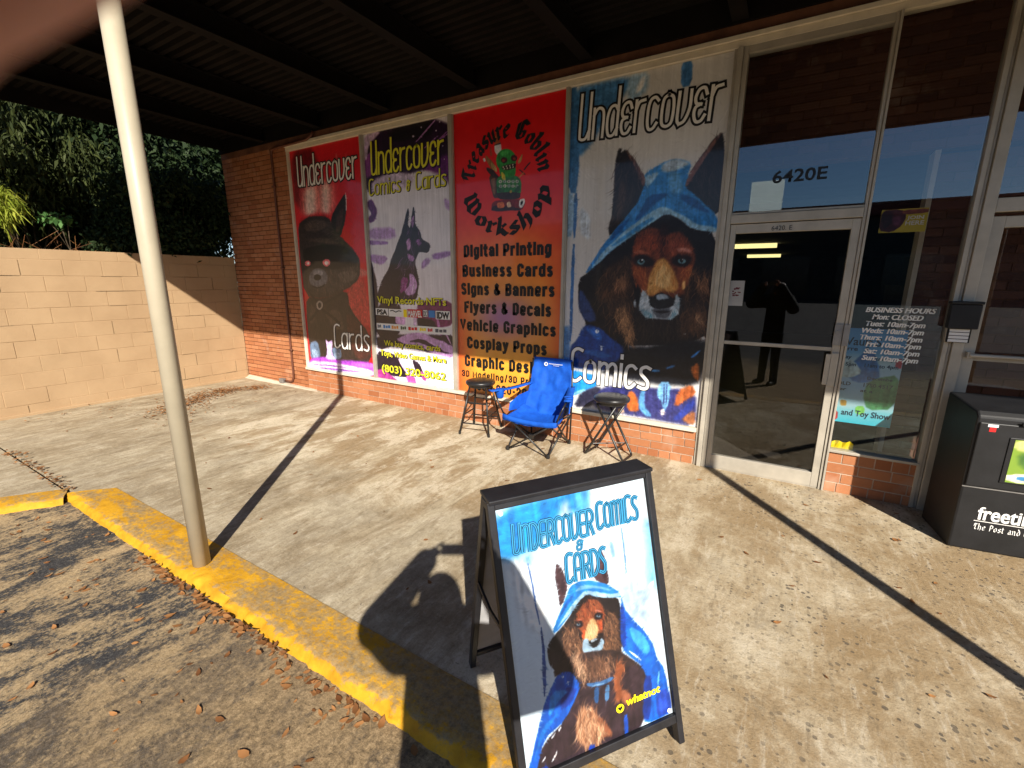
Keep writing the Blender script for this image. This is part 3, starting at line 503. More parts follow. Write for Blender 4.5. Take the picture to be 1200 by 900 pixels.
ART={
'dog':[
((70,125,180),14,[-21,1,415,3,391,39,268,93,149,168,74,198,-8,167]),
((150,185,215),14,[396,3,519,5,517,50,434,70,383,54]),
((225,228,232),8,[474,12,502,13,488,40,451,52,440,43]),
((70,125,185),4,[711,-4,775,-3,779,57,718,59]),
((60,115,170),6,[-67,-3,57,3,76,285,-46,280]),
((60,115,170),5,[-8,146,62,151,68,301,1,298]),
((150,185,215),6,[-25,297,44,300,48,432,-26,431]),
((55,105,165),3,[40,300,71,301,67,436,48,436]),
((55,105,165),3,[41,455,66,455,63,770,39,770]),
((200,212,225),12,[88,339,168,372,176,447,95,421]),
((90,140,195),10,[-18,723,45,717,56,848,-15,851]),
((34,27,25),4,[362,203,371,190,342,190,331,235,331,317,327,377,306,407,315,438,423,391,519,336,548,286,499,250,439,213,395,194]),
((70,50,38),9,[378,272,424,297,418,356,357,390,353,353]),
((120,82,70),4,[395,195,439,213,499,250,548,286,528,305,480,257,426,218]),
((28,24,26),4,[975,182,927,204,865,242,802,286,787,307,810,330,915,366,998,396,1007,332,994,208]),
((120,82,74),4,[975,182,907,218,823,271,783,302,795,317,854,274,905,239,959,201]),
(((58,42,34),(30,24,22),(84,60,46),(22,18,18)),(110, 0.09, 0.005, -80, 9),[347,196,440,218,532,285,422,385,329,395,332,247]),
(((46,34,34),(24,20,24),(70,50,44)),(90, 0.09, 0.005, -100, 9),[971,197,900,244,807,314,913,361,996,391,997,290]),
((45,128,205),4,[529,271,580,254,668,239,743,238,819,252,802,286,788,313,874,343,998,396,1001,438,854,425,772,395,692,379,604,402,472,440,346,475,246,518,163,547,151,544,212,499,312,438,422,385,512,330,545,285]),
((185,208,228),8,[632,254,668,239,743,238,813,252,760,264,699,271,648,267]),
((150,192,226),6,[533,273,633,264,587,293,548,306]),
((90,160,222),8,[680,272,749,270,783,318,760,328,702,326]),
((22,80,150),6,[565,326,708,323,609,350,540,383,480,399,530,359]),
((24,84,156),6,[760,328,862,346,967,390,868,373,776,348]),
((24,90,165),5,[353,414,463,381,425,410,315,456]),
((140,188,222),5,[690,363,770,384,875,412,998,424,999,438,854,425,773,396,692,379,604,402,472,440,346,472,216,528,185,534,272,480,427,421,586,373,650,360]),
((60,140,205),5,[470,422,588,387,616,392,472,436,345,466,330,462]),
((21,18,21),4,[693,380,773,397,854,426,999,438,1009,585,1020,751,194,779,173,704,109,657,100,563,163,548,346,474,472,440,604,402]),
((52,36,27),16,[263,537,479,489,508,690,470,730,306,641]),
((40,60,110),8,[111,590,179,629,266,695,170,704,109,657]),
(((44,30,24),(78,52,36),(112,76,52),(30,22,20)),(420, 0.075, 0.006, 95, 16),[251,563,481,501,530,689,576,753,381,746,228,642]),
(((44,30,24),(78,52,36),(112,76,52),(30,22,20)),(330, 0.075, 0.006, 85, 16),[838,539,993,540,1015,727,837,738,842,658]),
(((24,20,22),(44,34,30),(62,46,38)),(200, 0.08, 0.006, 90, 12),[523,689,840,682,890,743,533,761]),
(((150,106,76),(117,82,59),(172,121,87),(90,63,45)),(70, 0.055, 0.005, 88, 16),[366,569,460,560,451,595,378,609]),
(((96,66,46),(74,51,35),(110,75,52),(57,39,27)),(40, 0.05, 0.005, 88, 16),[271,609,362,602,351,631,289,631]),
(((168,124,86),(131,96,67),(193,142,98),(100,74,51)),(90, 0.06, 0.005, 88, 16),[378,663,451,651,528,728,550,757,503,759,397,692]),
(((146,102,72),(113,79,56),(167,117,82),(87,61,43)),(60, 0.055, 0.005, 88, 16),[908,574,980,561,991,604,926,599]),
(((92,62,42),(71,48,32),(105,71,48),(55,37,25)),(90, 0.06, 0.006, 88, 16),[863,670,987,656,998,709,884,712]),
(((165,122,88),(128,95,68),(189,140,101),(99,73,52)),(26, 0.05, 0.004, 88, 16),[926,666,951,662,982,688,963,691]),
((104,54,36),9,[513,429,606,414,690,439,779,429,847,459,894,505,855,562,840,616,598,619,504,563,474,501]),
((36,18,18),12,[657,404,711,410,714,462,690,527,648,461]),
((150,70,42),10,[483,465,555,433,638,444,661,485,604,483,495,501]),
((160,82,60),10,[720,462,781,444,850,470,867,493,790,487,730,503]),
((135,62,36),10,[484,520,584,532,594,594,535,575]),
((130,60,38),10,[798,533,885,522,855,562,821,586]),
(((126,58,36),(92,42,28),(160,82,52),(60,28,22),(110,48,32)),(420, 0.04, 0.0045, -80, 22),[500,441,607,420,691,444,779,432,855,465,873,493,713,497,494,495]),
(((146,72,40),(186,112,62),(110,52,32)),(120, 0.04, 0.0045, 80, 16),[484,526,584,532,603,606,522,588]),
(((146,72,40),(186,112,62),(110,52,32)),(120, 0.04, 0.0045, 100, 16),[800,539,880,528,858,574,818,604]),
((30,18,20),9,[501,495,570,491,635,509,625,529,527,526,482,510]),
((30,18,20),9,[741,504,790,492,868,499,863,525,797,530,751,521]),
((92,130,142),3,[573,513,570,517,561,520,547,521,534,520,523,517,519,513,523,509,532,506,545,506,559,506,568,510]),
((92,130,142),3,[834,512,831,516,822,519,809,520,795,519,784,516,780,512,783,508,793,506,806,505,819,506,830,509]),
((14,14,18),2,[560,511,559,514,554,516,548,517,542,516,537,514,535,511,536,509,540,507,547,506,553,507,558,509]),
((14,14,18),2,[817,511,816,513,812,515,807,516,801,515,796,513,794,510,795,508,799,506,804,505,811,506,815,508]),
((235,240,245),1.5,[559,509,559,510,557,511,554,511,552,511,549,510,549,508,549,507,551,506,554,506,556,506,559,507]),
((235,240,245),1.5,[818,508,818,509,816,510,814,511,811,510,809,509,808,508,808,507,810,506,812,506,815,506,817,507]),
((190,125,110),5,[768,476,838,475,869,492,828,487,783,487]),
((170,95,70),5,[479,489,534,479,605,489,550,491]),
((196,140,72),8,[649,511,701,502,760,539,808,586,772,603,690,596,638,612,594,612,603,563]),
((226,188,128),7,[678,524,719,527,758,563,743,587,690,590,640,578]),
((168,108,52),6,[747,539,806,574,784,598,753,575]),
(((204,150,84),(228,188,124),(176,116,62),(214,166,100)),(200, 0.035, 0.004, -90, 10),[657,518,701,506,762,545,802,586,758,596,637,602,602,600,610,563]),
((205,160,100),4,[825,572,846,568,846,592,826,595]),
((178,192,204),5,[566,594,610,612,631,649,780,647,793,606,818,622,818,665,773,682,691,681,608,681,546,652]),
((90,150,175),7,[563,650,633,662,664,679,608,680]),
((110,165,188),7,[793,647,816,658,773,681,746,678]),
((84,88,98),7,[641,648,774,646,770,679,661,679]),
((30,28,32),4,[659,656,762,655,743,662,681,664]),
(((196,208,218),(150,168,182),(224,230,236),(116,150,168)),(110, 0.028, 0.0035, 100, 14),[569,597,613,612,637,652,678,680,607,679,552,651]),
(((196,208,218),(150,168,182),(224,230,236),(116,150,168)),(90, 0.028, 0.0035, 80, 14),[781,650,793,606,815,622,816,664,773,680,752,675]),
((24,24,28),3,[623,618,691,600,761,614,773,632,740,649,662,650,621,634]),
((150,166,182),4,[659,609,726,606,742,620,668,625]),
((150,160,170),3,[511,629,528,625,531,649,516,648]),
((170,178,182),2,[874,720,873,722,870,723,867,724,863,723,860,722,858,720,859,718,862,717,865,716,870,717,872,718]),
((26,62,135),6,[137,724,180,709,291,720,390,759,537,781,504,828,307,861,45,858,51,789,107,763]),
((40,100,185),8,[165,724,259,721,306,757,262,758]),
((220,230,240),3,[275,731,273,734,268,737,260,738,252,737,247,735,244,732,246,728,251,726,259,725,266,726,272,728]),
((210,222,236),2,[289,778,303,778,306,792,292,792]),
((34,90,165),10,[133,801,244,792,397,805,302,818]),
((19,21,29),14,[397,731,537,781,1008,722,1010,814,970,876,692,883,308,870,359,844,479,797]),
(((168,124,86),(131,96,67),(193,142,98),(100,74,51)),(110, 0.07, 0.005, 88, 16),[389,664,449,654,528,719,536,772,507,778,404,699]),
(((84,56,40),(65,43,31),(96,64,46),(50,33,24)),(70, 0.06, 0.006, 88, 16),[814,669,924,651,978,662,976,695,851,727]),
(((160,120,90),(124,93,70),(184,138,103),(96,72,54)),(20, 0.05, 0.004, 88, 16),[919,667,945,667,959,691,942,693]),
((55,125,200),4,[917,786,973,765,975,771,926,792]),
((70,140,205),4,[645,838,722,836,724,843,656,844]),
((60,130,200),4,[764,828,823,816,823,822,774,833]),
((34,140,228),6,[-15,861,69,867,309,880,280,915,169,936,100,956,-8,952]),
((130,200,240),4,[88,946,191,925,186,935,100,953]),
((220,235,245),4,[102,976,147,953,157,962,115,985]),
((44,44,66),8,[157,937,301,909,328,952,242,987,92,997]),
((52,54,112),10,[313,913,493,899,694,896,972,885,994,999,711,997,442,993,242,987]),
((186,98,46),7,[512,921,547,913,597,944,599,980,514,979]),
((178,92,48),7,[856,894,942,869,979,898,838,952]),
((190,100,44),6,[919,823,968,801,984,858,952,851]),
((160,98,62),7,[889,977,975,946,985,995,920,992]),
((96,162,216),6,[604,906,638,903,634,956,699,986,650,993,592,959]),
((116,176,222),5,[730,875,804,870,802,940,775,972,754,934,716,923]),
((50,60,120),3,[759,879,766,879,772,942,762,943]),
((50,60,120),3,[777,878,784,878,789,946,781,941]),
((230,215,210),4,[753,962,777,957,783,974,757,982]),
((200,170,150),5,[441,983,472,974,505,988,464,995]),
((44,60,150),6,[826,989,964,912,973,933,882,989])],
'fox':[
((120,8,18),18,[24,-6,408,7,408,260,13,258]),
((222,120,112),40,[134,140,625,142,622,289,83,295]),
((240,205,195),26,[186,165,343,161,324,285,164,291]),
((240,200,190),26,[439,154,555,160,512,291,419,288]),
((225,110,100),6,[667,48,685,47,686,84,664,88]),
((200,70,70),6,[793,55,814,54,814,81,791,90]),
((190,25,30),14,[38,305,249,275,514,283,578,319,68,340]),
((196,62,58),16,[670,608,916,541,987,695,1022,784,734,757]),
((215,110,105),10,[868,519,986,531,982,552,876,563]),
((165,30,32),12,[734,757,1023,779,1013,923,807,884]),
((30,22,24),2.5,[767,205,772,241,760,277,728,324,651,388,528,367,540,297,651,247]),
((235,215,215),1.5,[770,205,775,241,763,278,753,278,765,241,759,210]),
((62,40,40),4,[719,260,706,313,638,370,586,358,620,299]),
((48,38,36),4,[34,316,144,294,247,283,511,296,568,357,669,389,833,445,900,487,876,563,686,614,333,658,28,649,11,444]),
((84,68,60),6,[116,318,281,300,486,317,421,348,144,353]),
((40,30,30),5,[102,358,457,355,631,397,449,382,115,381]),
((78,62,54),5,[133,390,410,384,663,414,404,409]),
((12,9,11),3,[61,433,163,423,402,413,661,421,848,454,878,492,707,530,523,529,412,517,133,516,71,480]),
((60,52,50),8,[408,529,871,508,859,563,688,608,340,634,223,623,82,612,109,528]),
((96,84,76),6,[557,540,849,530,803,574,620,586]),
(((92,74,66),(66,52,48),(34,26,26),(110,92,82)),(240, 0.07, 0.005, 80, 18),[405,540,871,508,859,563,667,620,336,646,99,624,101,552]),
(((80,66,60),(56,44,42),(36,28,28)),(150, 0.09, 0.005, 10, 14),[71,329,282,295,507,307,602,369,797,448,446,393,69,398]),
((250,110,115),2,[176,496,168,503,148,507,123,509,99,507,82,502,78,495,87,489,106,484,132,483,155,485,172,490]),
((250,112,118),2,[475,494,465,502,443,508,413,511,385,508,366,501,360,493,370,484,394,478,423,476,451,479,470,485]),
((255,225,220),1.5,[156,496,152,499,142,501,130,502,118,501,109,499,107,496,111,493,121,491,133,490,145,491,154,493]),
((255,228,224),1.5,[449,494,443,499,431,502,415,504,400,502,390,499,387,494,392,490,404,486,420,485,435,487,446,490]),
((104,102,108),4,[418,563,392,587,334,604,259,611,185,605,135,588,122,564,150,540,211,523,286,517,358,523,405,540]),
((140,138,144),4,[358,540,346,547,316,552,275,554,236,552,208,547,199,540,212,533,243,528,283,526,323,528,350,533]),
((18,16,18),2,[322,559,311,566,288,571,257,573,228,571,207,566,201,559,212,552,235,546,266,545,295,547,316,552]),
((30,24,26),2,[150,594,260,606,384,587,349,601,258,613,178,607]),
((42,31,29),3,[48,651,333,658,687,611,711,700,972,811,958,937,757,946,37,956,26,786]),
((72,56,48),6,[100,685,197,708,132,784,60,773]),
((74,58,50),6,[316,718,553,702,625,795,451,800]),
((34,26,24),5,[136,771,362,766,293,942,146,948]),
(((76,58,52),(54,40,38),(30,22,22)),(220, 0.11, 0.006, 82, 12),[66,661,666,626,703,700,948,810,924,927,83,945,47,786]),
((28,20,20),2,[82,612,265,683,242,693,74,624]),
((28,20,20),2,[610,626,285,683,291,692,622,636]),
((28,20,20),2,[64,760,240,700,262,707,94,772]),
((28,20,20),2,[557,761,289,699,270,708,535,774]),
((150,140,132),2,[308,688,298,699,276,708,249,711,223,709,207,701,203,690,213,679,235,670,262,667,287,670,304,677]),
((30,24,24),2,[284,689,278,695,266,700,251,703,238,701,229,696,227,689,233,683,245,678,259,676,273,677,282,682]),
((70,36,32),8,[648,701,973,809,945,914,760,934,651,842]),
((96,120,152),5,[39,878,172,861,206,943,122,957,27,959]),
((140,165,195),4,[50,913,138,904,185,941,80,957]),
((96,120,152),5,[388,890,531,883,528,940,396,948]),
((140,165,195),4,[413,914,509,908,513,938,413,945]),
((222,190,255),3,[300,844,346,865,415,848,380,920,469,960,235,970,320,916]),
((176,70,215),8,[-9,963,253,937,330,953,512,943,1028,934,1016,1000,-38,1056]),
((238,214,252),6,[-3,970,328,961,679,965,987,971,981,1002,-25,1042]),
((225,110,235),6,[644,954,993,938,989,962,790,967]),
((110,50,150),3,[5,989,365,975,638,979,363,982]),
((130,60,170),3,[66,1002,441,989,895,986,439,999])],
'hound':[
((34,8,40),10,[10,-6,1042,-3,1037,187,751,162,467,172,330,166,-3,251]),
((14,6,16),16,[298,1,856,0,798,55,388,52]),
((96,28,110),16,[660,153,1034,117,1025,241,925,193]),
((190,165,200),8,[9,0,238,-3,108,30,16,66]),
((130,60,140),6,[-9,83,101,65,83,155,-6,163]),
((200,175,215),6,[2,29,68,21,32,91,-8,95]),
((205,190,220),14,[79,173,373,150,620,179,558,217,67,228]),
((170,120,185),2,[635,61,856,2,864,6,643,65]),
((150,90,165),2,[813,83,1014,42,1014,46,821,86]),
((150,90,165),2,[849,74,1013,52,1012,58,852,78]),
((160,110,180),2,[723,89,885,55,889,58,729,92]),
((225,205,235),1.5,[620,42,619,44,615,45,609,45,604,44,599,43,599,41,600,39,604,38,610,38,615,38,620,40]),
((225,205,235),1.5,[711,18,710,20,707,20,704,20,700,20,698,19,696,17,698,16,701,15,704,15,708,16,710,17]),
((225,205,235),1.5,[873,39,872,40,869,41,866,41,862,41,860,40,859,38,860,37,863,36,866,36,870,37,872,38]),
((225,205,235),1.5,[913,14,912,15,910,16,906,16,902,15,900,14,899,13,900,12,903,12,907,12,910,12,912,13]),
((225,205,235),1.5,[939,93,938,94,936,95,933,95,931,94,929,93,928,93,930,91,931,91,934,91,936,91,938,92]),
((225,205,235),1.5,[952,140,951,141,949,141,947,142,944,141,943,140,942,139,943,138,945,137,947,137,950,138,951,138]),
((84,24,96),7,[-3,251,65,244,130,293,90,330,11,340,6,314,52,303,3,276]),
((176,140,196),12,[-4,359,338,361,351,405,9,405]),
((150,110,180),6,[-36,404,246,415,243,428,-17,424]),
((185,150,205),8,[927,271,996,285,994,319,943,306]),
((170,130,190),8,[-11,462,248,477,156,510,4,495]),
((150,110,175),7,[767,470,1004,461,1002,478,802,495]),
((165,130,190),8,[650,500,728,482,764,500,646,531]),
((110,26,84),6,[592,652,1018,647,1011,740,795,759,542,732]),
((30,10,34),6,[-14,475,23,516,57,569,73,658,7,821,-37,924,-29,1006,-101,1002,-29,638]),
((26,12,30),2.5,[515,291,527,317,500,352,528,374,571,294,588,292,597,325,593,358,651,383,663,413,766,433,733,466,665,463,613,460,581,480,557,514,396,513,298,477,358,424,421,387,450,354,481,321]),
((26,12,30),3,[360,434,666,438,615,468,571,499,604,556,610,588,572,652,344,665,37,669,68,624,146,562,240,523,280,478]),
((196,150,206),4,[472,413,532,408,527,445,485,457]),
((150,90,160),3,[589,415,638,410,655,434,616,437]),
((170,120,180),3,[540,347,583,318,581,354,556,372]),
((200,155,212),4,[490,542,549,550,592,588,556,626,453,634,425,614,500,588]),
((140,50,130),5,[392,556,483,562,457,608,360,628]),
((175,120,185),3,[477,461,574,481,552,499,497,492]),
((220,190,230),3,[531,588,569,594,536,627,507,627]),
(((150,100,165),(90,50,104),(196,156,206),(56,26,62)),(70, 0.08, 0.004, -70, 14),[375,466,576,468,545,556,584,633,408,654,338,569]),
(((150,100,165),(90,50,104),(56,26,62)),(40, 0.06, 0.004, -80, 14),[497,376,632,386,665,428,562,477,462,476]),
((30,12,34),5,[37,669,344,665,380,701,321,812,7,821]),
((205,160,212),5,[296,703,421,707,413,761,286,757]),
((215,185,225),4,[523,719,564,718,558,764,521,765]),
((30,12,34),6,[564,718,780,726,813,771,577,771]),
((28,12,32),8,[10,806,1000,779,996,843,766,865,317,839,19,879]),
((192,150,205),5,[276,820,387,799,597,777,810,804,997,817,994,876,766,865,589,837,403,837]),
((40,16,46),3,[426,826,614,803,864,848,995,856,863,858,612,823]),
((30,12,34),5,[812,784,1000,779,997,824,923,820]),
((196,120,190),2,[799,720,828,719,869,782,841,787]),
((196,150,200),2,[889,769,908,768,978,818,961,818]),
((242,236,248),7,[202,872,379,855,647,869,994,876,994,1008,791,1013,593,982,412,920]),
((28,12,32),5,[-4,879,200,879,412,920,510,979,294,983,-25,984]),
((235,205,240),4,[286,897,412,920,490,973,426,976,345,937]),
((32,14,36),4,[479,896,581,913,635,966,594,975,515,944]),
((170,50,140),6,[-34,969,97,956,205,987,291,1004,-30,1008]),
((205,90,180),5,[383,971,511,972,528,1006,421,1008]),
((190,80,160),5,[577,941,657,958,654,986,603,981])],
'goblin':[
((70,44,30),2,[338,215,414,213,450,231,450,291,386,291,362,261]),
((120,84,52),2.5,[354,227,403,223,402,279,378,278]),
((176,84,36),1.5,[410,73,450,118,396,121]),
((214,214,218),1.5,[396,122,452,119,460,143,421,155,396,139]),
((60,60,66),1,[396,121,452,117,454,121,397,125]),
((150,100,50),1.5,[307,145,379,173,414,197,379,201,323,171]),
((206,206,206),1.2,[282,158,302,156,315,167,295,169]),
((170,60,40),1.2,[348,129,364,124,379,152,357,156]),
((50,34,28),1.5,[315,187,379,195,435,225,394,226,323,201]),
((44,128,52),2,[420,285,407,240,427,225,474,216,598,227,640,247,636,287,599,298,458,293]),
((46,140,56),2,[593,179,582,197,548,209,502,212,455,205,420,189,408,170,421,151,455,140,501,138,547,145,581,160]),
((46,140,56),2,[435,193,589,195,585,226,521,232,450,223]),
((70,175,80),5,[450,148,505,143,535,153,474,160]),
((196,158,92),1.5,[360,172,415,190,420,209,389,200,366,189]),
((196,158,92),1.5,[604,184,653,159,639,183,612,192]),
((60,16,18),2,[513,174,509,179,498,182,483,183,468,180,458,176,453,171,458,166,468,163,483,162,498,165,509,169]),
((60,16,18),2,[603,173,598,178,588,182,573,182,557,180,546,176,542,170,546,165,557,162,572,161,587,164,598,168]),
((150,50,40),2,[494,174,492,176,487,178,480,178,473,177,468,175,466,172,468,170,473,169,480,169,487,170,492,172]),
((150,50,40),2,[589,175,587,177,582,178,575,179,568,178,563,176,562,173,563,171,568,170,575,169,582,170,587,172]),
((40,12,12),1.5,[455,190,593,187,585,203,521,206,474,203]),
((226,222,190),0.8,[468,192,483,192,476,199]),
((226,222,190),0.8,[496,191,511,191,504,198]),
((226,222,190),0.8,[524,191,539,191,532,198]),
((226,222,190),0.8,[551,190,567,190,559,197]),
((226,222,190),0.8,[477,203,493,202,485,196]),
((226,222,190),0.8,[504,202,519,202,511,196]),
((226,222,190),0.8,[530,202,545,202,537,195]),
((226,222,190),0.8,[556,202,571,201,563,195]),
((206,190,60),1.5,[455,207,490,217,498,239,466,234]),
((196,198,176),1.2,[468,240,463,244,450,245,438,243,433,239,438,235,450,234,463,236]),
((150,165,150),1.2,[506,242,501,245,489,246,476,244,471,240,476,237,489,235,501,238]),
((196,198,176),1.2,[543,243,538,247,526,248,514,246,509,242,514,238,526,237,538,239]),
((150,165,150),1.2,[580,245,575,248,563,250,551,247,546,243,551,240,563,239,575,241]),
((196,198,176),1.2,[616,246,611,250,600,251,588,249,583,245,588,241,599,240,611,242]),
((150,165,150),1.2,[468,254,463,258,450,259,438,257,433,253,438,249,450,248,463,250]),
((196,198,176),1.2,[506,256,501,259,489,261,476,258,471,254,476,251,489,250,501,252]),
((150,165,150),1.2,[543,257,538,261,526,262,514,260,509,256,514,252,526,251,538,253]),
((196,198,176),1.2,[580,259,575,263,563,263,551,262,546,257,551,254,563,253,575,255]),
((150,165,150),1.2,[616,260,611,264,600,265,588,263,583,259,588,255,600,254,611,257]),
((90,110,100),1,[457,240,453,241,448,241,444,239,448,237,453,238]),
((90,110,100),1,[494,241,491,243,485,243,482,241,485,239,491,239]),
((90,110,100),1,[532,243,529,245,523,244,519,242,522,240,529,241]),
((90,110,100),1,[569,245,566,246,560,246,557,244,560,242,566,242]),
((90,110,100),1,[606,246,603,248,596,247,593,246,596,244,603,244]),
((90,110,100),1,[457,254,453,256,448,255,444,253,448,251,453,252]),
((90,110,100),1,[495,255,491,257,485,257,482,255,485,253,491,253]),
((90,110,100),1,[532,257,529,259,523,258,519,257,523,255,529,255]),
((90,110,100),1,[569,258,566,260,560,260,557,258,560,256,566,257]),
((90,110,100),1,[606,260,603,262,597,262,593,259,597,258,603,258]),
((40,84,40),2,[414,251,474,265,474,273,423,271]),
((40,84,40),2,[629,255,575,269,583,279,632,277]),
((54,34,26),2,[414,271,636,280,629,299,568,302,458,298,420,289]),
((190,160,60),1.2,[555,276,552,279,545,280,537,279,534,275,537,272,545,270,552,272]),
((30,22,26),1,[710,189,718,193,665,214,654,211]),
((30,22,26),1,[620,207,675,225,672,229,615,210]),
((200,120,50),1,[657,218,667,222,616,237,607,234]),
((120,24,22),2,[369,306,410,298,660,303,678,316,646,338,361,334]),
((50,18,18),1.5,[378,314,522,322,638,332,638,338,361,334]),
((214,110,60),1.5,[414,307,474,305,490,325,423,325]),
((224,190,160),1.5,[506,310,537,306,553,325,514,326]),
((232,232,232),1.2,[622,303,667,301,675,312,649,330,618,327]),
((30,26,28),1,[633,310,657,308,654,315,639,322,630,320])],
'sign':[
((24,150,236),30,[-20,1,602,-19,562,81,475,74,390,68,273,142,200,176,67,199,-37,172]),
((200,225,245),30,[397,33,451,19,458,72,385,88]),
((90,180,240),26,[489,9,597,2,581,79,494,67]),
((150,195,232),40,[94,184,216,178,184,258,105,245]),
((110,160,205),5,[142,201,174,202,186,368,161,373]),
((90,140,190),3,[795,184,804,185,798,372,788,372]),
((150,195,230),8,[696,228,723,229,727,296,700,292]),
((120,190,235),50,[967,176,1045,187,1007,485,923,416,966,313]),
((236,243,250),30,[20,189,314,279,218,522,79,440]),
((40,80,150),1.5,[183,474,194,475,186,679,154,752,161,673]),
((60,100,165),1.5,[150,224,159,226,185,461,176,465]),
((190,214,236),40,[724,421,859,401,954,462,921,606,771,561]),
((230,244,252),3,[929,450,973,435,977,454,942,466]),
((78,52,58),3,[331,250,364,279,386,349,345,408,314,426,316,342,313,300]),
((60,38,46),4,[357,314,376,347,343,383,339,352]),
((88,60,66),3,[631,245,660,303,669,386,639,398,561,358,580,321]),
((70,44,52),4,[637,306,653,358,632,380,618,346]),
((40,140,222),3,[399,357,468,348,540,359,661,397,729,441,738,463,714,458,629,443,557,429,508,407,442,425,406,449,337,484,270,516,253,503,303,454,354,403]),
((120,185,228),4,[419,385,475,364,566,384,668,417,677,426,564,394,482,384]),
((166,205,230),3,[423,416,491,389,571,411,664,436,734,442,734,459,629,446,557,428,508,406,442,425,395,453,306,490,284,497,354,451]),
((24,96,180),4,[363,408,419,385,404,406,335,448,300,471,314,450]),
((240,246,250),3,[663,388,690,393,701,418,680,412]),
((36,26,28),3,[508,407,557,429,629,446,714,458,719,496,694,679,614,712,530,754,440,728,370,670,309,621,250,663,209,624,203,558,259,522,347,486,442,425]),
((58,44,48),7,[223,556,301,608,252,657,219,620]),
((92,62,46),8,[308,526,401,521,426,598,406,642,321,612]),
(((150,108,84),(117,84,65),(172,124,96),(90,64,50)),(60, 0.022, 0.0022, 88, 16),[342,557,396,544,386,590,346,588]),
((84,54,40),8,[606,499,690,515,683,651,599,684,563,651,593,559]),
(((140,96,70),(109,74,54),(161,110,80),(84,57,42)),(60, 0.022, 0.0022, 88, 16),[614,538,671,552,648,585,612,575]),
(((140,98,70),(109,76,54),(161,112,80),(84,58,42)),(40, 0.022, 0.0022, 88, 16),[625,615,671,627,639,652,620,638]),
(((60,40,34),(104,70,52),(150,106,78),(44,32,30),(182,138,104)),(330, 0.028, 0.0026, 95, 16),[318,528,403,509,431,599,461,678,440,728,368,676,309,621]),
(((60,40,34),(104,70,52),(150,106,78),(44,32,30),(176,130,96)),(300, 0.028, 0.0026, 85, 16),[600,504,694,522,685,665,594,707,521,746,504,675,573,629]),
(((40,30,32),(70,52,44),(96,72,58)),(160, 0.026, 0.0026, 90, 12),[437,643,552,649,573,703,509,750,440,728]),
((146,78,48),6,[447,451,513,433,565,442,601,473,604,518,565,541,578,580,446,554,413,511,411,474]),
((168,84,52),6,[461,456,501,464,500,497,461,508,450,482]),
((80,34,28),5,[492,435,515,436,503,492,484,500]),
(((160,88,54),(176,84,50),(124,64,42),(190,118,78),(88,48,36),(140,74,46)),(260, 0.016, 0.0018, -85, 20),[440,456,513,436,564,445,606,477,604,518,567,529,507,511,414,505]),
((224,184,130),5,[491,514,530,506,552,551,533,591,481,586,450,592,456,556]),
((240,210,160),4,[499,525,529,534,527,570,490,566]),
(((228,190,140),(242,214,168),(204,156,104)),(120, 0.014, 0.0016, -90, 10),[495,521,528,512,547,550,534,587,481,585,455,586,461,557]),
((206,96,54),5,[443,544,464,539,453,579,437,570]),
((196,90,52),5,[558,521,583,532,578,568,556,557]),
((164,192,214),4,[443,577,477,577,482,610,504,625,539,620,560,592,580,612,561,640,504,649,456,646,428,616]),
((24,24,28),2,[477,592,523,586,545,600,536,615,499,617,477,604]),
((170,185,200),2,[489,589,523,586,537,597,494,599]),
((34,22,26),4,[393,507,437,497,456,513,446,529,400,523]),
((34,22,26),4,[531,500,565,490,597,504,585,520,538,517]),
((130,158,176),3,[438,516,436,518,431,519,424,518,418,516,413,513,412,511,414,509,420,508,426,509,432,511,437,513]),
((130,158,176),3,[577,509,575,511,569,512,563,511,556,509,552,507,550,504,553,502,558,501,565,502,571,504,576,506]),
((20,20,26),2,[430,513,429,514,427,515,424,515,421,514,419,512,418,511,420,509,422,509,425,509,428,510,430,511]),
((20,20,26),2,[569,506,568,508,565,508,562,508,559,507,557,506,557,504,558,503,560,502,563,502,566,503,569,505]),
((206,130,110),3,[540,482,567,481,594,496,565,488]),
((196,110,86),3,[406,497,438,493,451,503,426,500]),
((60,44,44),5,[216,668,305,618,464,628,655,660,739,710,837,777,630,777,434,772,324,716]),
((58,42,50),6,[291,685,440,742,638,738,827,754,863,863,789,987,630,1037,318,1065,23,1000,117,905,270,851]),
((20,98,206),4,[251,676,294,670,344,685,391,747,358,778,270,851,120,890,54,1001,-5,985,33,950,90,852,152,761,215,706]),
((26,60,150),6,[282,729,371,750,305,805,238,812]),
((50,150,235),5,[204,727,318,746,232,780,159,824]),
((30,130,225),6,[117,844,238,812,123,876,43,961]),
((240,245,250),1.5,[277,686,291,685,293,693,281,694]),
((240,245,250),1.5,[309,712,317,712,317,728,310,728]),
((235,240,250),2,[215,876,234,867,236,875,216,888]),
((235,240,250),2,[167,895,201,880,194,890,169,901]),
((235,240,250),2,[152,982,197,948,192,964,159,985]),
((235,240,250),2,[94,967,120,951,121,959,98,972]),
((24,110,218),4,[737,453,746,513,794,564,857,618,919,685,937,757,984,809,997,995,847,1001,775,983,863,863,824,766,734,701,699,671,699,595]),
((70,170,240),5,[760,582,854,634,905,712,848,725,775,652]),
((230,242,250),1.5,[728,675,791,711,826,746,782,719]),
((24,60,150),6,[830,805,888,818,834,989,777,975]),
((40,80,190),6,[903,889,996,893,997,995,879,992]),
((120,200,245),2,[933,811,945,814,926,869,915,866]),
((20,70,170),5,[723,484,744,521,730,651,697,668,692,610]),
((170,118,86),9,[380,831,455,865,505,957,485,983,425,1007,363,976,319,929,339,868]),
((236,196,158),4,[346,878,408,893,395,953,343,947]),
((150,92,66),6,[441,869,515,911,569,989,474,973]),
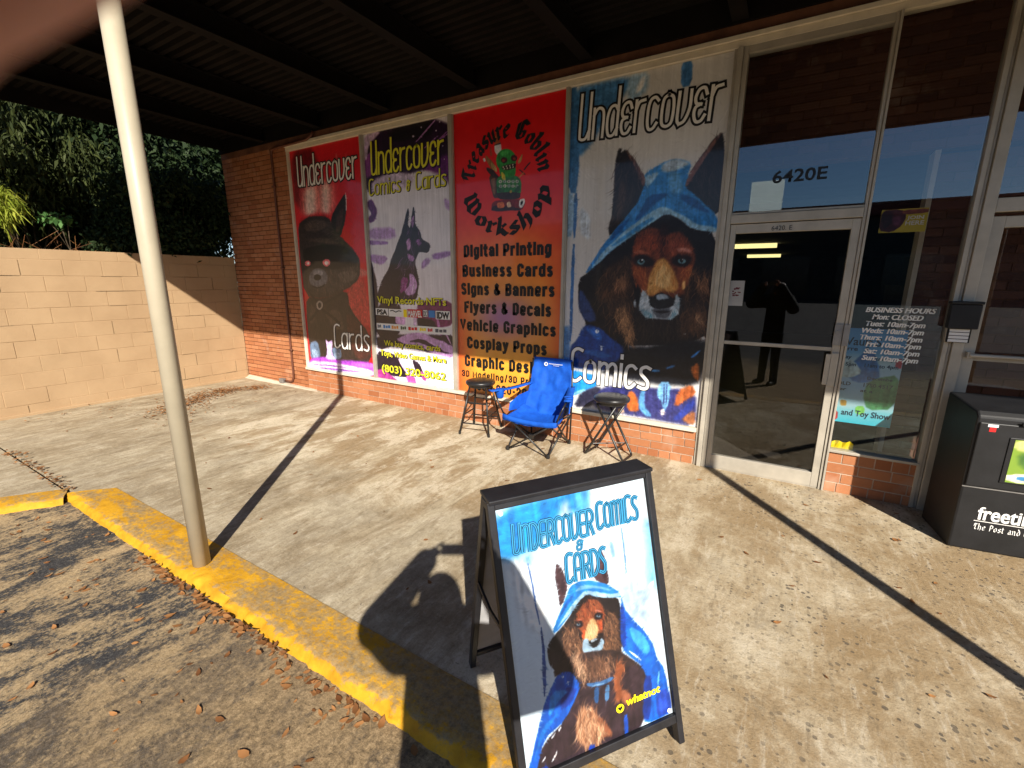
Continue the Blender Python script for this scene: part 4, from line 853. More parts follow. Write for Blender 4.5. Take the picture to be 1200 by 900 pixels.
(((206,160,124),(236,200,164),(160,108,80),(190,140,106),(120,80,62)),(300, 0.03, 0.003, 95, 14),[380,835,455,865,507,949,485,983,426,1004,363,976,322,930,342,873]),
(((96,66,52),(150,106,80),(196,150,118),(66,48,44)),(260, 0.028, 0.0028, 90, 16),[344,618,455,674,621,685,638,738,521,752,414,736,359,676]),
(((180,104,66),(140,76,50),(206,140,98),(104,66,50)),(90, 0.026, 0.003, 100, 14),[645,707,702,744,649,789,671,851,720,896,609,869,610,788]),
(((200,160,130),(156,124,101),(229,184,149),(120,96,78)),(70, 0.026, 0.0024, 88, 16),[356,628,394,637,432,716,414,736,362,661]),
(((120,84,66),(93,65,51),(138,96,75),(72,50,39)),(60, 0.026, 0.0024, 88, 16),[456,666,565,681,582,733,470,733]),
((160,92,60),6,[666,711,702,744,642,787,671,851,609,869,610,788,631,744]),
((176,110,80),8,[655,823,702,842,734,899,650,879]),
((66,112,164),3,[425,747,505,761,605,759,609,772,515,779,436,763]),
((50,96,150),3,[475,774,508,781,488,841,462,831]),
((90,140,190),3,[550,783,578,785,560,846,530,841]),
((120,160,200),2,[463,763,545,770,544,775,468,771]),
((30,90,200),5,[647,927,676,930,670,1022,640,1023]),
((20,60,170),5,[389,982,436,987,415,1052,389,1045]),
((20,70,190),6,[88,988,125,990,132,1018,71,1006])]}
# ============================================================ SETTING
GZ=-.05   # parking lot level below the pavement
mb=MB(); mb.add([(-60,-400,GZ),(200,-400,GZ),(200,-3.3,GZ),(-60,-3.3,GZ)],[(0,1,2,3)])
lot=tag(mb.build('parking_lot',M['asphalt']),kind='structure')
mb=MB(); mb.add([(-300,-400,GZ-.02),(300,-400,GZ-.02),(300,400,GZ-.02),(-300,400,GZ-.02)],[(0,1,2,3)])
tag(mb.build('ground',M['soil']),kind='structure')
# pavement slab and the wider slab at the left, with the open joint between them
mb=MB(); mb.prism([(-8.3,-3.385),(-4.92,-3.385),(-4.68,-3.165),(12,-3.165),(12,.1),(-8.3,.1)],-.2,0,'z')
pav=tag(mb.build('pavement',M['concrete']),kind='structure')
mb=MB(); mb.prism([(-8.3,-7.5),(-7.9,-7.5),(-5.02,-3.52),(-4.97,-3.41),(-8.3,-3.41)],-.2,-.003,'z')
tag(mb.build('side_pavement',M['concrete']),kind='structure')
mb=MB(); mb.box(-8.3,-4.9,-3.42,-3.37,-.2,-.03); tag(mb.build('pavement_joint',M['joint']),kind='structure')
# kerb: a long worn yellow nose with a rounded, chipped front, and the slanting return at the left
def kerb_strip(name,path_in,path_out,n,seed):
    r=np.random.default_rng(seed); a0,a1=map(np.array,path_in); b0,b1=map(np.array,path_out); V=[];prof=[(0,0.004),(.35,.004),(.75,.002),(.90,-.001),(.96,-.009),(1.0,-.022),(1.03,-.04),(1.08,GZ-.01)]
    k=len(prof); nzv=np.cumsum(r.normal(0,1,n)); nzv-=np.convolve(nzv,np.ones(15)/15,'same')
    for i in range(n):
        t=i/(n-1); A=a0+(a1-a0)*t; B=b0+(b1-b0)*t
        for j,(q,z) in enumerate(prof):
            jj=(nzv[i]*.010+r.normal(0,.005))*(j>=4)/np.linalg.norm(B-A)
            p=A+(B-A)*(q+jj*(1 if j<6 else .35)); V.append((p[0],p[1],z+(r.normal(0,.003) if 2<j<7 else 0)))
    F=[(i*k+j,(i+1)*k+j,(i+1)*k+j+1,i*k+j+1) for i in range(n-1) for j in range(k-1)]
    o=npmesh(name,V,F,M['kerb'],smooth=True); return tag(o,kind='structure')
kerb_strip('kerb',((-4.70,-3.165),(11,-3.165)),((-4.96,-3.425),(11,-3.425)),700,3)
kerb_strip('kerb',((-5.02,-3.375),(-7.96,-7.42)),((-4.83,-3.47),(-7.70,-7.62)),220,4)
# ============================================================ SHOP BUILDING
B=tag(empty('shop_building',(-3,0,0)),'orange brick shop front with tall poster-filled windows and two aluminium glass doors','shop building')
BX=-3.0
def part(mb,name,mat,parent=None,**k):
    o=mb.build(name,mat,parent or B,**k)
    if parent is None or parent is B: o.location=(3.0,0,0)
    return o
def fixloc(o): o.location=(3.0,0,0); return o
def bricks(rows,x0,x1,yf,depth,joint=.01,seed=0,vj=None):
    mb=MB(); r=random.Random(seed)
    for (z0,z1,bw,off) in rows:
        x=x0-off*bw
        while x<x1-.005:
            a=max(x,x0); b=min(x+bw-joint,x1)
            if b-a>.012:
                d=r.uniform(-.0025,.0025); mb.box(a,b,yf+d,yf+depth,z0+r.uniform(0,.001),z1)
            x+=bw
    return mb
# left brick pier, full height
rows=[]; z=.0; i=0
while z<3.9: rows.append((z,z+.0575,.205,.5*(i%2))); z+=.0675; i+=1
part(bricks(rows,-8.26,-6.535,-.022,.05,.008,1),'brick_pier',M['brick'])
part(MB().box(-8.26,-6.535,-.012,.25,-.1,3.9),'pier_mortar',M['mortar_dark'])
# low brick wall below the windows
def low_rows(top): h=top/4; return [(0.0,h-.01,.108,.2),(h,2*h-.01,.216,.5),(2*h,3*h-.01,.216,0),(3*h,top,.108,.1)]
part(bricks(low_rows(.328),-6.53,-.604,-.022,.05,.009,2),'low_brick_wall',M['brick'])
part(MB().box(-6.53,-.604,-.016,.2,-.1,.33),'low_wall_mortar',M['mortar'])
part(bricks(low_rows(.348),.452,1.018,-.03,.05,.009,3),'low_brick_wall',M['brick'])
part(MB().box(.452,1.018,-.024,.2,-.1,.345),'low_wall_mortar',M['mortar'])
# small sloping concrete fillet at the foot of the pier
mb=MB(); mb.add([(-8.24,-.02,.05),(-6.35,-.02,.012),(-6.2,-.10,.002),(-8.24,-.12,.002)],[(0,3,2,1)]); part(mb,'concrete_fillet',M['concrete_pale'])
# frames
mb=MB(); mb.box(-6.53,-.604,-.055,.06,.330,.368); part(mb,'window_sill',M['sill'],bevel=.004)
mb=MB(); mb.box(.44,1.024,-.05,.06,.350,.372); part(mb,'window_sill',M['aluminium'],bevel=.003)
mb=MB(); mb.box(-6.53,1.13,-.04,.06,3.552,3.60); mb.box(-6.53,1.13,-.062,.06,3.602,3.636); part(mb,'window_head',M['sill'],bevel=.003)
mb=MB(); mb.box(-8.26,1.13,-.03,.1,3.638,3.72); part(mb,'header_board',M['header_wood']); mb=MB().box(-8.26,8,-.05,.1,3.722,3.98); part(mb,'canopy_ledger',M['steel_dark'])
for x0,x1 in ((-6.528,-6.486),(-4.986,-4.929),(-3.532,-3.468),(-2.072,-2.028)):
    mb=MB(); mb.box(x0,x1,-.034,.06,.369,3.551); mb.box(x0+.012,x1-.012,-.042,-.035,.369,3.551); part(mb,'mullion',M['sill' if x0<-6.5 else 'aluminium'])
mb=MB(); mb.box(-.602,-.575,-.03,.06,0.0,3.551); mb.box(-.573,-.535,-.055,.07,0,3.551); mb.box(-.533,-.497,-.042,.07,0,3.551); part(mb,'mullion',M['aluminium'],bevel=.003)
mb=MB(); mb.box(.409,.43,-.042,.07,0,3.551); mb.box(.432,.448,-.055,.07,0.0,3.551); part(mb,'mullion',M['aluminium'],bevel=.003)
mb=MB(); mb.box(1.012,1.04,-.04,.07,0,3.551); mb.box(1.042,1.058,-.03,.07,0,3.551); mb.box(1.06,1.122,-.055,.07,0,3.551); part(mb,'mullion',M['aluminium'],bevel=.003)
mb=MB(); mb.box(-.496,.408,-.05,.07,2.215,2.285); mb.box(-.496,.408,-.038,.07,2.287,2.305); part(mb,'transom_bar',M['aluminium'],bevel=.003)
mb=MB(); mb.box(-.496,.408,-.038,.06,3.50,3.551); part(mb,'transom_head',M['aluminium'])
mb=MB(); mb.box(1.123,2.03,-.05,.07,2.20,2.29); part(mb,'transom_bar',M['aluminium'],bevel=.003)
mb=MB(); mb.box(2.031,2.12,-.055,.07,0,3.551); part(mb,'mullion',M['aluminium'],bevel=.003)
part(bricks([(r0[0],r0[1],r0[2],r0[3]) for r0 in rows if r0[0]<3.6],2.13,8.0,-.022,.05,.008,4),'brick_wall',M['brick'])
part(MB().box(2.13,8.0,-.012,.25,-.1,3.72),'brick_wall_mortar',M['mortar_dark'])
# panes
def pane(name,x0,x1,z0,z1,y=.0,parent=None):
    return part(MB().add([(x0,y,z0),(x1,y,z0),(x1,y,z1),(x0,y,z1)],[(0,1,2,3)]),name,M['glass_skytint' if 'transom' in name or z1>3.4 else 'glass'],parent)
pane('transom_pane',-.496,.408,2.306,3.50); pane('window_pane',.45,1.011,.372,3.551); pane('transom_pane',1.123,2.03,2.291,3.551)
for x0,x1 in ((-6.486,-4.988),(-4.927,-3.534),(-3.466,-2.074),(-2.026,-.603)):
    part(MB().box(x0,x1,.004,.02,.369,3.551),'window_pane',M['interior'])
# doors
def door(x0,x1,gx0,gx1,zb,zt,label,handle):
    d=empty('door',(x0,0,0)); d.parent=B; d.location=(x0-BX,0,0); d['label']=label
    def dp(mb,n,m,**k):
        o=mb.build(n,m,d,**k); o.location=(-x0,0,0); return o
    yf=-.032
    dp(MB().box(x0,gx0,yf,.02,.008,zt+.075),'door_stile',M['aluminium'],bevel=.003); dp(MB().box(gx1,x1,yf,.02,.008,zt+.075),'door_stile',M['aluminium'],bevel=.003)
    dp(MB().box(gx0,gx1,yf+.002,.018,.008,zb),'bottom_rail',M['aluminium'],bevel=.003); dp(MB().box(gx0,gx1,yf+.002,.018,zt,zt+.074),'top_rail',M['aluminium'],bevel=.003)
    dp(MB().box(gx0-.0,gx1+.0,yf+.006,.012,1.192,1.222),'mid_rail',M['aluminium'],bevel=.002)
    dp(MB().add([(gx0,-.004-.014,zb),(gx1,-.004+.014,zb),(gx1,-.004+.014,zt),(gx0,-.004-.014,zt)],[(0,1,2,3)]),'glass_pane',M['glass'])
    if handle:
        mb=MB().box(.352,.405,yf-.02,yf-.001,.905,1.18); mb.box(.318,.352,yf-.024,yf-.012,.915,1.17); dp(mb,'push_plate',M['aluminium'],bevel=.004)
        mb=MB().box(.348,.405,yf-.012,yf-.001,1.24,1.412); mb.box(.406,.446,-.062,-.056,1.24,1.412); dp(mb,'lock_plate',M['grey_metal'],bevel=.003)
        mb=MB().tube([(.372,yf-.03,1.345),(.372,yf-.01,1.345)],.016,12); dp(mb,'lock_cylinder',M['grey_metal'])
    else:
        mb=MB().tube([(x0+.03,yf-.05,1.235),(x1-.03,yf-.05,1.235)],.014,10); mb.box(x0+.018,x0+.042,yf-.05,yf,1.215,1.255); dp(mb,'push_bar',M['aluminium'],smooth=False)
    return d
d1=door(-.494,.407,-.450,.352,.135,2.135,'grey aluminium glass door with a white notice on its pane',True)
d2=door(1.124,2.029,1.19,1.96,.13,2.10,'grey aluminium glass door behind the newspaper box',False)
mb=MB(); mb.box(-.494,.407,-.03,.3,-.1,.007); part(mb,'threshold',M['aluminium'])
# interior seen through the glass
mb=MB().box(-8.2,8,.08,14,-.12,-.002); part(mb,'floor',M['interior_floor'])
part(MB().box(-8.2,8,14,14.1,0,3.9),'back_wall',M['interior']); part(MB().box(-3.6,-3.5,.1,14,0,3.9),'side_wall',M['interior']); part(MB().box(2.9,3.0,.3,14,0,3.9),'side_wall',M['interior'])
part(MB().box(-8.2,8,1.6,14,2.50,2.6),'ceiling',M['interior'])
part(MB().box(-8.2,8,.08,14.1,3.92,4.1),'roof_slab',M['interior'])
rr=[(2.75+.0675*i,2.75+.0675*i+.0575,.215,.5*(i%2)) for i in range(17)]
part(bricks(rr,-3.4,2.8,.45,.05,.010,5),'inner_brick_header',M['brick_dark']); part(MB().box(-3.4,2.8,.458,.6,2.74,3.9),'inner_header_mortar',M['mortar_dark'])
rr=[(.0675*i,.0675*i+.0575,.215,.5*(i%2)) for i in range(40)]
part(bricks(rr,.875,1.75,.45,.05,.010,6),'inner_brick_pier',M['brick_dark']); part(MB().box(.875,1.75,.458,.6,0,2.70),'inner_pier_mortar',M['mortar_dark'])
part(MB().box(.838,.872,.44,.62,0,2.73),'pier_trim',M['sill'])
for y in (6.4,10.6):
    mb=MB().box(-1.15,-.32,y-.1,y+.1,2.42,2.498); part(mb,'ceiling_lamp',M['tube_light'])
for k in range(5): 
    zz=.02+k*.0
mb=MB()
for i in range(9):
    for j in range(2):
        if (i+j)%2==0: mb.box(-.44+i*.06,-.385+i*.06,.16+j*.05,.205+j*.05,.0,.008)
part(mb,'door_mat',M['sill'])
part(MB().box(-2.6,-1.2,4.6,5.2,0,1.0),'counter',M['interior']); part(MB().box(1.4,2.6,3,5.6,0,1.7),'display_case',M['interior'])
# canopy over the pavement
cn=empty('canopy',(0,0,0)); cn.parent=B; cn.location=(3,0,0); cn['label']='dark steel canopy with ribbed deck over the pavement'
X0,X1=-8.12,8.0
prof=[]; y=-3.40
while y<-.06:
    prof+=[(y,3.93),(y+.045,3.93),(y+.06,3.965),(y+.085,3.965)]; y+=.10
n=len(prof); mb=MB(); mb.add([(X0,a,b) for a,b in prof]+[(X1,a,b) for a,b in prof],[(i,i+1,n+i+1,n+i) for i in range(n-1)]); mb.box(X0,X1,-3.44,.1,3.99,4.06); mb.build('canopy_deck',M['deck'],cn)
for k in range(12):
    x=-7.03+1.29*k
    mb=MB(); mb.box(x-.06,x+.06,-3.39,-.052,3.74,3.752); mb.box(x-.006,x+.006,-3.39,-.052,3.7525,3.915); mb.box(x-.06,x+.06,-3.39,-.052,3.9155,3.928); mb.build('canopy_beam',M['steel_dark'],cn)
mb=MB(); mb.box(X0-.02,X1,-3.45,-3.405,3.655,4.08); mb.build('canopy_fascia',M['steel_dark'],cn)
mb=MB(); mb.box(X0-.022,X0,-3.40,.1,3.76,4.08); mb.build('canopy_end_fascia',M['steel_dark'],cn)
mb=MB().tube([(-5.75,-1.0,3.915),(-5.75,-.06,3.90)],.012,8); mb.build('canopy_pipe',M['steel_dark'],cn)
# conduit on the pier
mb=MB().tube([(-5.86,-.05,3.72),(-5.88,-.075,3.66),(-5.98,-.075,3.625),(-6.2,-.075,3.62),(-6.60,-.075,3.615),(-6.80,-.05,3.615),(-6.855,-.04,3.60),(-6.875,-.04,3.54),(-6.885,-.04,2.5),(-6.885,-.04,.28),(-6.89,-.04,.15),(-6.93,-.04,.085),(-7.0,-.04,.066),(-7.14,-.04,.062)],.017,10)
for z in (.6,1.9,3.1): mb.box(-6.92,-6.85,-.06,-.021,z,z+.02)
part(mb,'conduit_pipe',M['conduit'],smooth=True)
mb=MB().box(-7.24,-7.14,-.09,-.022,.03,.105); part(mb,'outlet_box',M['grey_metal'],bevel=.006)
# posts
def post(x,label):
    mb=MB().tube([(x,-3.325,.004),(x,-3.325,3.734)],.048,24)
    o=mb.build('canopy_post',M['post']); 
    for p in o.data.polygons: p.use_smooth=len(p.vertices)==4
    return tag(o,label,'post','round posts carrying the canopy')
post(-2.943,'round beige steel post standing on the worn yellow kerb')
P2=post(1.095+.62*1.99,'round beige steel post on the kerb at the right, its long shadow reaching the door')
# ============================================================ BLOCK WALL
bw=tag(empty('block_wall',(-8.25,-3,0)),'tan painted concrete block wall at the left of the pavement','wall')
mb=MB(); r=random.Random(5)
for i in range(11):
    z0=i*.203-.06; z1=min(z0+.198,2.10)
    y=-.024-(.2 if i%2 else .0); y0=-8.0
    ys=[]; yy=-.03
    first=True
    while yy>y0:
        w=.2 if (first and i%2) else .405
        a,b=yy-w+.005,yy; d=r.uniform(-.0022,.0022)
        mb.box(-8.45,-8.25+d,a,b,z0,z1); yy-=w; first=False
o=mb.build('block_courses',M['block'],bw,bevel=.0028); o.location=(8.25,3,0)
mb=MB().box(-8.44,-8.2535,-8,-.03,-.1,2.09); o=mb.build('block_joints',M['block'],bw); o.location=(8.25,3,0)
mb=MB().box(-8.26,-8.225,-8,-.0325,-.05,.035); o=mb.build('footing',M['block'],bw,bevel=.006); o.location=(8.25,3,0)
# dark shrinkage cracks along some joints
mb=MB()
for (ya,yb,za,zb) in ((-.055,-.052,.02,.34),(-.30,-.06,.022,.026)): mb.box(-8.252,-8.2465,ya,yb,za,zb)
r=random.Random(9)
for k in range(46):
    i=r.randrange(0,10); z=i*.203-.06
    if r.random()<.6:
        j=r.randrange(0,10); y=-.03-(.2 if i%2 else 0)-.405*j-.0; mb.box(-8.25,-8.2475,y-.0045-.001,y-.0005,z+.01,z+.19)
    else:
        y=-r.uniform(.2,3.6); l=r.uniform(.15,.5); mb.box(-8.25,-8.2475,y-l,y,z-.005,z-.0015)
o=mb.build('joint_cracks',M['block_joint'],bw); o.location=(8.25,3,0)
# ============================================================ PLANTS beyond the wall
def leaves(C,axis,L,Wd,rg,droop=0.):
    """C: centres (n,3); long axis dirs; builds folded diamond leaves"""
    n=len(C); ax=axis/np.linalg.norm(axis,axis=1)[:,None]; t=rg.normal(size=(n,3)); sd=np.cross(ax,t); sd/=np.linalg.norm(sd,axis=1)[:,None]
    L=(L*rg.uniform(.6,1.3,n))[:,None]; Wd=(Wd*rg.uniform(.7,1.3,n))[:,None]; nr=np.cross(sd,ax)
    V=np.stack([C,C+ax*L*.45+sd*Wd*.5+nr*Wd*.12,C+ax*L+np.array([0,0,-1])*droop*L,C+ax*L*.45-sd*Wd*.5+nr*Wd*.12],1).reshape(-1,3)
    return V,np.arange(4*n).reshape(n,4)
def blobpts(n,c,rad,rg,clumps,cs):
    cc=rg.normal(size=(clumps,3)); cc/=np.linalg.norm(cc,axis=1)[:,None]; cc*=rg.uniform(.25,1,(clumps,1))**.5; cc=np.array(c)+cc*np.array(rad)
    k=rg.integers(0,clumps,n); return cc[k]+rg.normal(size=(n,3))*cs*rg.uniform(.5,1.4,(clumps,1))[k], cc
def plant(name,label,cat,c,rad,n,leaf,mat,clumps,cs,seed,trunk=None,droop=.3,down=0.,group=None,lim=None):
    rg=np.random.default_rng(seed); base=trunk[0] if trunk else (c[0],c[1],0)
    t=tag(empty(name,base),label,cat,group); P,cc=blobpts(n,c,rad,rg,clumps,cs)
    if lim is not None: P=P[lim(P)]
    d=rg.normal(size=P.shape); d[:,2]-=down; V,F=leaves(P,d,leaf[0],leaf[1],rg,droop); npmesh('crown',V-np.array(base),F,M[mat],t)
    mb=MB(); tr=trunk if trunk else [(c[0],c[1],-.1),(c[0],c[1],c[2])]
    r0=.012+.018*max(rad); tr=[Vector(q)-Vector(base) for q in tr]; mb.tube(tr,[r0*(1-.6*i/(len(tr)-1)) for i in range(len(tr))],8)
    top=tr[-1]
    for q in cc[:min(len(cc),22)]:
        q=Vector(q)-Vector(base); k=rg.uniform(.35,.95); s=tr[0].lerp(top,k) if len(tr)==2 else tr[min(len(tr)-1,1+int(k*(len(tr)-1)))]
        mid=s.lerp(q,.55)+Vector((0,0,.06)); mb.tube([s,mid,q],[r0*.38,r0*.25,.004],5)
    mb.build('trunk',M['trunk'],t,smooth=True); return t
out=lambda P:(P[:,0]<-8.30)|((P[:,2]>2.02)&(P[:,0]<-8.02))
plant('dense_shrub','dark evergreen shrub spilling over the wall top beside the brick pier','shrub',(-8.75,-.55,2.75),(.5,.9,.75),15000,(.075,.04),'leaf_dark',70,.13,11,[(-8.8,-.5,-.1),(-8.8,-.5,2.5)],.2,.3,lim=lambda P:out(P)&(P[:,1]<.6)&((P[:,1]<-.05)|(P[:,0]<-8.3)))
plant('dense_shrub','dark vine-like shrub hanging over the wall behind the beige post','shrub',(-8.7,-1.15,2.35),(.42,.6,.35),7000,(.07,.04),'leaf_dark',40,.11,12,[(-8.75,-1.2,-.1),(-8.75,-1.2,2.2)],.2,.4,lim=lambda P:out(P)&(P[:,1]<-.05))
plant('evergreen_tree','dark broad evergreen tree filling the gap under the canopy end','tree',(-10.6,-.6,3.9),(1.3,1.9,1.7),26000,(.13,.06),'leaf_dark',110,.24,13,[(-10.4,-.6,-.1),(-10.5,-.6,1.6),(-10.6,-.6,4.2)],.3,.3,'trees beyond the wall')
plant('evergreen_tree','olive drooping tree with long narrow leaves behind the wall','tree',(-9.9,-2.2,3.55),(.9,1.1,1.05),17000,(.12,.032),'leaf_mid',75,.2,14,[(-9.8,-2.1,-.1),(-9.7,-2.15,1.8),(-9.9,-2.2,3.7)],.5,.9,'trees beyond the wall')
plant('evergreen_tree','dark tree deepest behind the wall at the left edge','tree',(-12.8,-3.4,3.6),(1.7,2.4,2.4),26000,(.15,.07),'leaf_dark',120,.28,15,[(-12.7,-3.3,-.1),(-12.8,-3.4,2),(-12.8,-3.4,4.5)],.3,.3,'trees beyond the wall')
plant('evergreen_tree','dark tree deepest behind the wall next to the shop','tree',(-13.2,1.2,3.7),(1.7,2.2,2.6),22000,(.15,.07),'leaf_dark',110,.28,16,[(-13.1,1.2,-.1),(-13.2,1.2,2),(-13.2,1.2,4.5)],.3,.3,'trees beyond the wall')
plant('evergreen_tree','dark low tree between the deeper ones behind the wall','tree',(-11.4,-2.0,2.6),(1.2,1.7,1.1),16000,(.13,.06),'leaf_dark',80,.24,26,[(-11.4,-2.0,-.1),(-11.4,-2.0,1.6),(-11.4,-2.0,2.8)],.3,.3,'trees beyond the wall')
plant('bamboo_sprig','bright sunlit yellow-green feathery sprig above the wall at the left edge','plant',(-8.72,-2.60,2.66),(.12,.20,.22),800,(.13,.018),'leaf_bright',22,.05,17,[(-8.72,-2.42,.3),(-8.75,-2.5,2.1),(-8.75,-2.6,2.7)],.6,.4)
plant('young_tree','slim young tree with a few fresh sunlit leaves just above the wall','tree',(-8.78,-2.05,2.52),(.08,.20,.08),120,(.075,.045),'leaf_fresh',12,.035,18,[(-8.8,-1.93,.3),(-8.8,-1.98,2.1),(-8.78,-2.05,2.5)],.2,.2)
plant('young_tree','slim bare-stemmed tree with olive tufts near the left edge','tree',(-9.15,-2.75,3.2),(.3,.5,.55),2200,(.12,.028),'leaf_mid',26,.12,19,[(-9.1,-2.6,.3),(-9.1,-2.7,2.1),(-9.15,-2.75,3.3)],.5,.8)
# dry stems along the wall top
rg=np.random.default_rng(20); mb=MB()
for k in range(60):
    y=rg.uniform(-3.2,-1.3); x=-8.6-rg.uniform(0,.5); z=2.0; a=rg.normal(0,.25); b=rg.normal(0,.25)
    mb.tube([(x,y,z-1.2),(x+a*.3,y+b*.3,z+.05),(x+a,y+b,z+rg.uniform(.1,.4))],[.006,.005,.002],4)
tag(mb.build('dry_stems',M['litter']),kind='stuff')
# fallen leaves: drifts and scattered single leaves
rg=np.random.default_rng(31); pts=[]
def drift(n,a,b,w,z):
    t=rg.uniform(0,1,n); a=np.array(a); b=np.array(b); p=a+(b-a)*t[:,None]+rg.normal(size=(n,2))*w
    for q in p: pts.append((q[0],q[1],z))
drift(900,(-6.95,-1.9),(-7.6,-.8),(.13),0); drift(380,(-7.6,-.9),(-7.15,-.35),(.10),0); drift(120,(-6.7,-2.0),(-6.5,-1.2),(.25),0)
drift(130,(-6.6,-3.395),(-4.95,-3.40),(.03),0); drift(40,(-7.9,-2.9),(-7.6,-1.2),.15,0)
drift(90,(-2.75,-3.43),(-1.85,-3.44),.035,GZ); drift(60,(-3.4,-3.44),(-2.7,-3.45),.03,GZ); drift(40,(-1.9,-3.46),(-1.2,-3.5),.05,GZ)
for k in range(85): pts.append((rg.uniform(-4.6,-.7),rg.uniform(-4.4,-3.47),GZ))
for k in range(60): pts.append((rg.uniform(-4.7,-1.0),rg.uniform(-3.9,-3.47),GZ))
for k in range(70): pts.append((rg.uniform(-7.8,1.6),rg.uniform(-3.0,-.2),0))
for p in ((.83,-.72),(.86,-.70),(.95,-2.05),(.35,-2.3),(.9,-1.5),(-.2,-1.3),(-3.2,-1.35),(-4.0,-1.2),(-3.3,-1.7)): pts.append((p[0],p[1],0))
V=[];F=[]
for i,(x,y,z) in enumerate(pts):
    if z==0 and y<-3.15 and x>-4.7: continue
    if z<0 and y>-3.46: y=-3.46-abs(y+3.46)*.5
    L=rg.uniform(.009,.026)*(1.15 if z<0 else 1.0); w=L*rg.uniform(.32,.55); th=rg.uniform(0,6.283); c,s=math.cos(th),math.sin(th); cu=rg.uniform(.1,.45)*L; zz=z+.004+(rg.uniform(0,.03) if i<1700 else 0.0); tl=rg.normal(0,.25)
    loc=[(-L,0,cu*.8),(-L*.4,w,cu*.5),(L*.35,w*.9,cu*.3),(L,0,cu),(L*.35,-w*.9,cu*.4),(-L*.4,-w,cu*.2)]
    b=len(V); V+=[(x+a*c-q*s,y+a*s+q*c,zz+abs(k+tl*q*.6)) for a,q,k in loc]+[(x,y,zz)]
    F+=[(b+6,b+j,b+(j+1)%6) for j in range(6)]
tag(npmesh('fallen_leaves',V,F,M['litter'],smooth=True),kind='stuff')
# ============================================================ ACROSS THE STREET (reflected in the glass)
ob=tag(empty('opposite_building',(6,-62,GZ)),'long low dark building across the street, behind the photographer','building')
ob_b=MB().box(-42,42,-6,6,0,9.3).build('wall',M['interior'],ob); MB().box(-43,43,5.95,7.0,8.4,9.6).build('roof_fascia',plain('dull_red_fascia',(.16,.03,.025),.7,.3),ob)
for i in range(12): MB().box(-40+i*7,-35.5+i*7,6.01,6.06,.6,4.6).build('shop_window',M['phone'],ob)
mm=Mt('translucent_sign_plastic',.5,.3); tb=mm.n('ShaderNodeBsdfTranslucent'); tb.inputs[0].default_value=(.85,.85,.82,1); mm.l(tb.outputs[0],mm.t.nodes['Material Output'].inputs[0]); M['sheet_sign']=mm.m
sg=tag(empty('roadside_sign',(-1.6,-24,GZ)),'white panel street sign on one pole across the parking lot','sign')
MB().tube([(0,0,0),(0,0,4.98)],.09,12).build('pole',M['post'],sg); MB().add([(-.75,0.1,5.0),(.75,0.1,5.0),(.75,0.1,6.9),(-.75,0.1,6.9)],[(0,1,2,3)]).build('sign_panel',M['sheet_sign'],sg)
# ============================================================ WINDOW POSTERS
ZB,ZT=.371,3.548; PH=ZT-ZB; YP=-.006
def U(x0,x1): w=x1-x0; return lambda u:(u-.5)*w
V_=lambda v:(1-v)*PH
def poster(name,x0,x1,label,canvas):
    t=tag(empty(name,((x0+x1)/2,YP,ZB)),label,'window poster','tall printed posters filling the shop windows'); canvas.mesh('print',M['art'],t); return t
RES=.0048
def outlined(nm,text,t,X,u0,u1,vb,vt,fill,hw,ow,dark='ink',sh=(0,0),slant=0.04,core=True):
    ls=strokes(text,X(u0),X(u1),V_(vb),V_(vt),.42,slant)
    lay=[(M[dark],ow,.002,sh[0],sh[1]),(M[fill],hw,.005,0,0)]
    lettering(nm,ls,t,0.,lay)
# --- poster of the masked animal in a hood
x0,x1=-6.484,-4.990; X=U(x0,x1); cv=Canvas(x1-x0,PH,RES,(212,14,26),21,.008); cv.c+=24*cv.fb(.5,50)[...,None]; cv.items(ART['fox'],.003); cv.dabs(4000,.03,.005,61,jit=.12)
t=poster('window_poster',x0,x1,'narrow red poster of a hooded animal with glowing eyes, lettered Undercover Cards',cv)
outlined('title_lettering','Undercover',t,X,.10,.93,.152,.031,'white_letter',.0135,.030)
outlined('cards_lettering','Cards',t,X,.45,.945,.884,.775,'white_letter',.0125,.020)
# --- purple poster of the sitting hound
x0,x1=-4.927,-3.536; X=U(x0,x1); cv=Canvas(x1-x0,PH,RES,(226,222,232),22,.007); cv.c+=22*(cv.st[...,None])+14*cv.fb(.1,51)[...,None]; cv.items(ART['hound'],.002); cv.dabs(3500,.03,.005,62,jit=.12)
t=poster('window_poster',x0,x1,'purple and white poster of a seated pointed-ear dog under yellow lettering',cv)
outlined('title_lettering','Undercover',t,X,.085,.93,.152,.033,'yellow_letter',.014,.024,'shadow_purple',(.012,-.006))
outlined('subtitle_lettering','Comics & Cards',t,X,.04,.955,.229,.170,'yellow_letter',.009,.014,'shadow_purple',(.008,-.004))
def ptxt(nm,body,mat,u0,u1,vb,vt,y=-.004,bold=.012,sh=0): return textmesh(nm,body,M[mat],t,X(u0),X(u1),V_(vb),V_(vt),y,bold,sh)
for nm,body,a,b,vb,vt in (('records_lettering','Vinyl Records\u00b7NFTs',.055,.925,.667,.637),('buying_lettering','We buy comics, cards',.118,.845,.851,.826),('buying_lettering','Toys, Video Games & More',.06,.91,.897,.871),('phone_lettering','(803) 320-8062',.065,.9,.969,.936)):
    ptxt(nm,body,'shadow_purple',a+.008,b+.008,vb+.002,vt+.002,-.003,.03); ptxt(nm,body,'yellow_letter',a,b,vb,vt,-.005,.022)
mc=lambda n,c:plain(n,lin(c),.4,.4,0,.03)
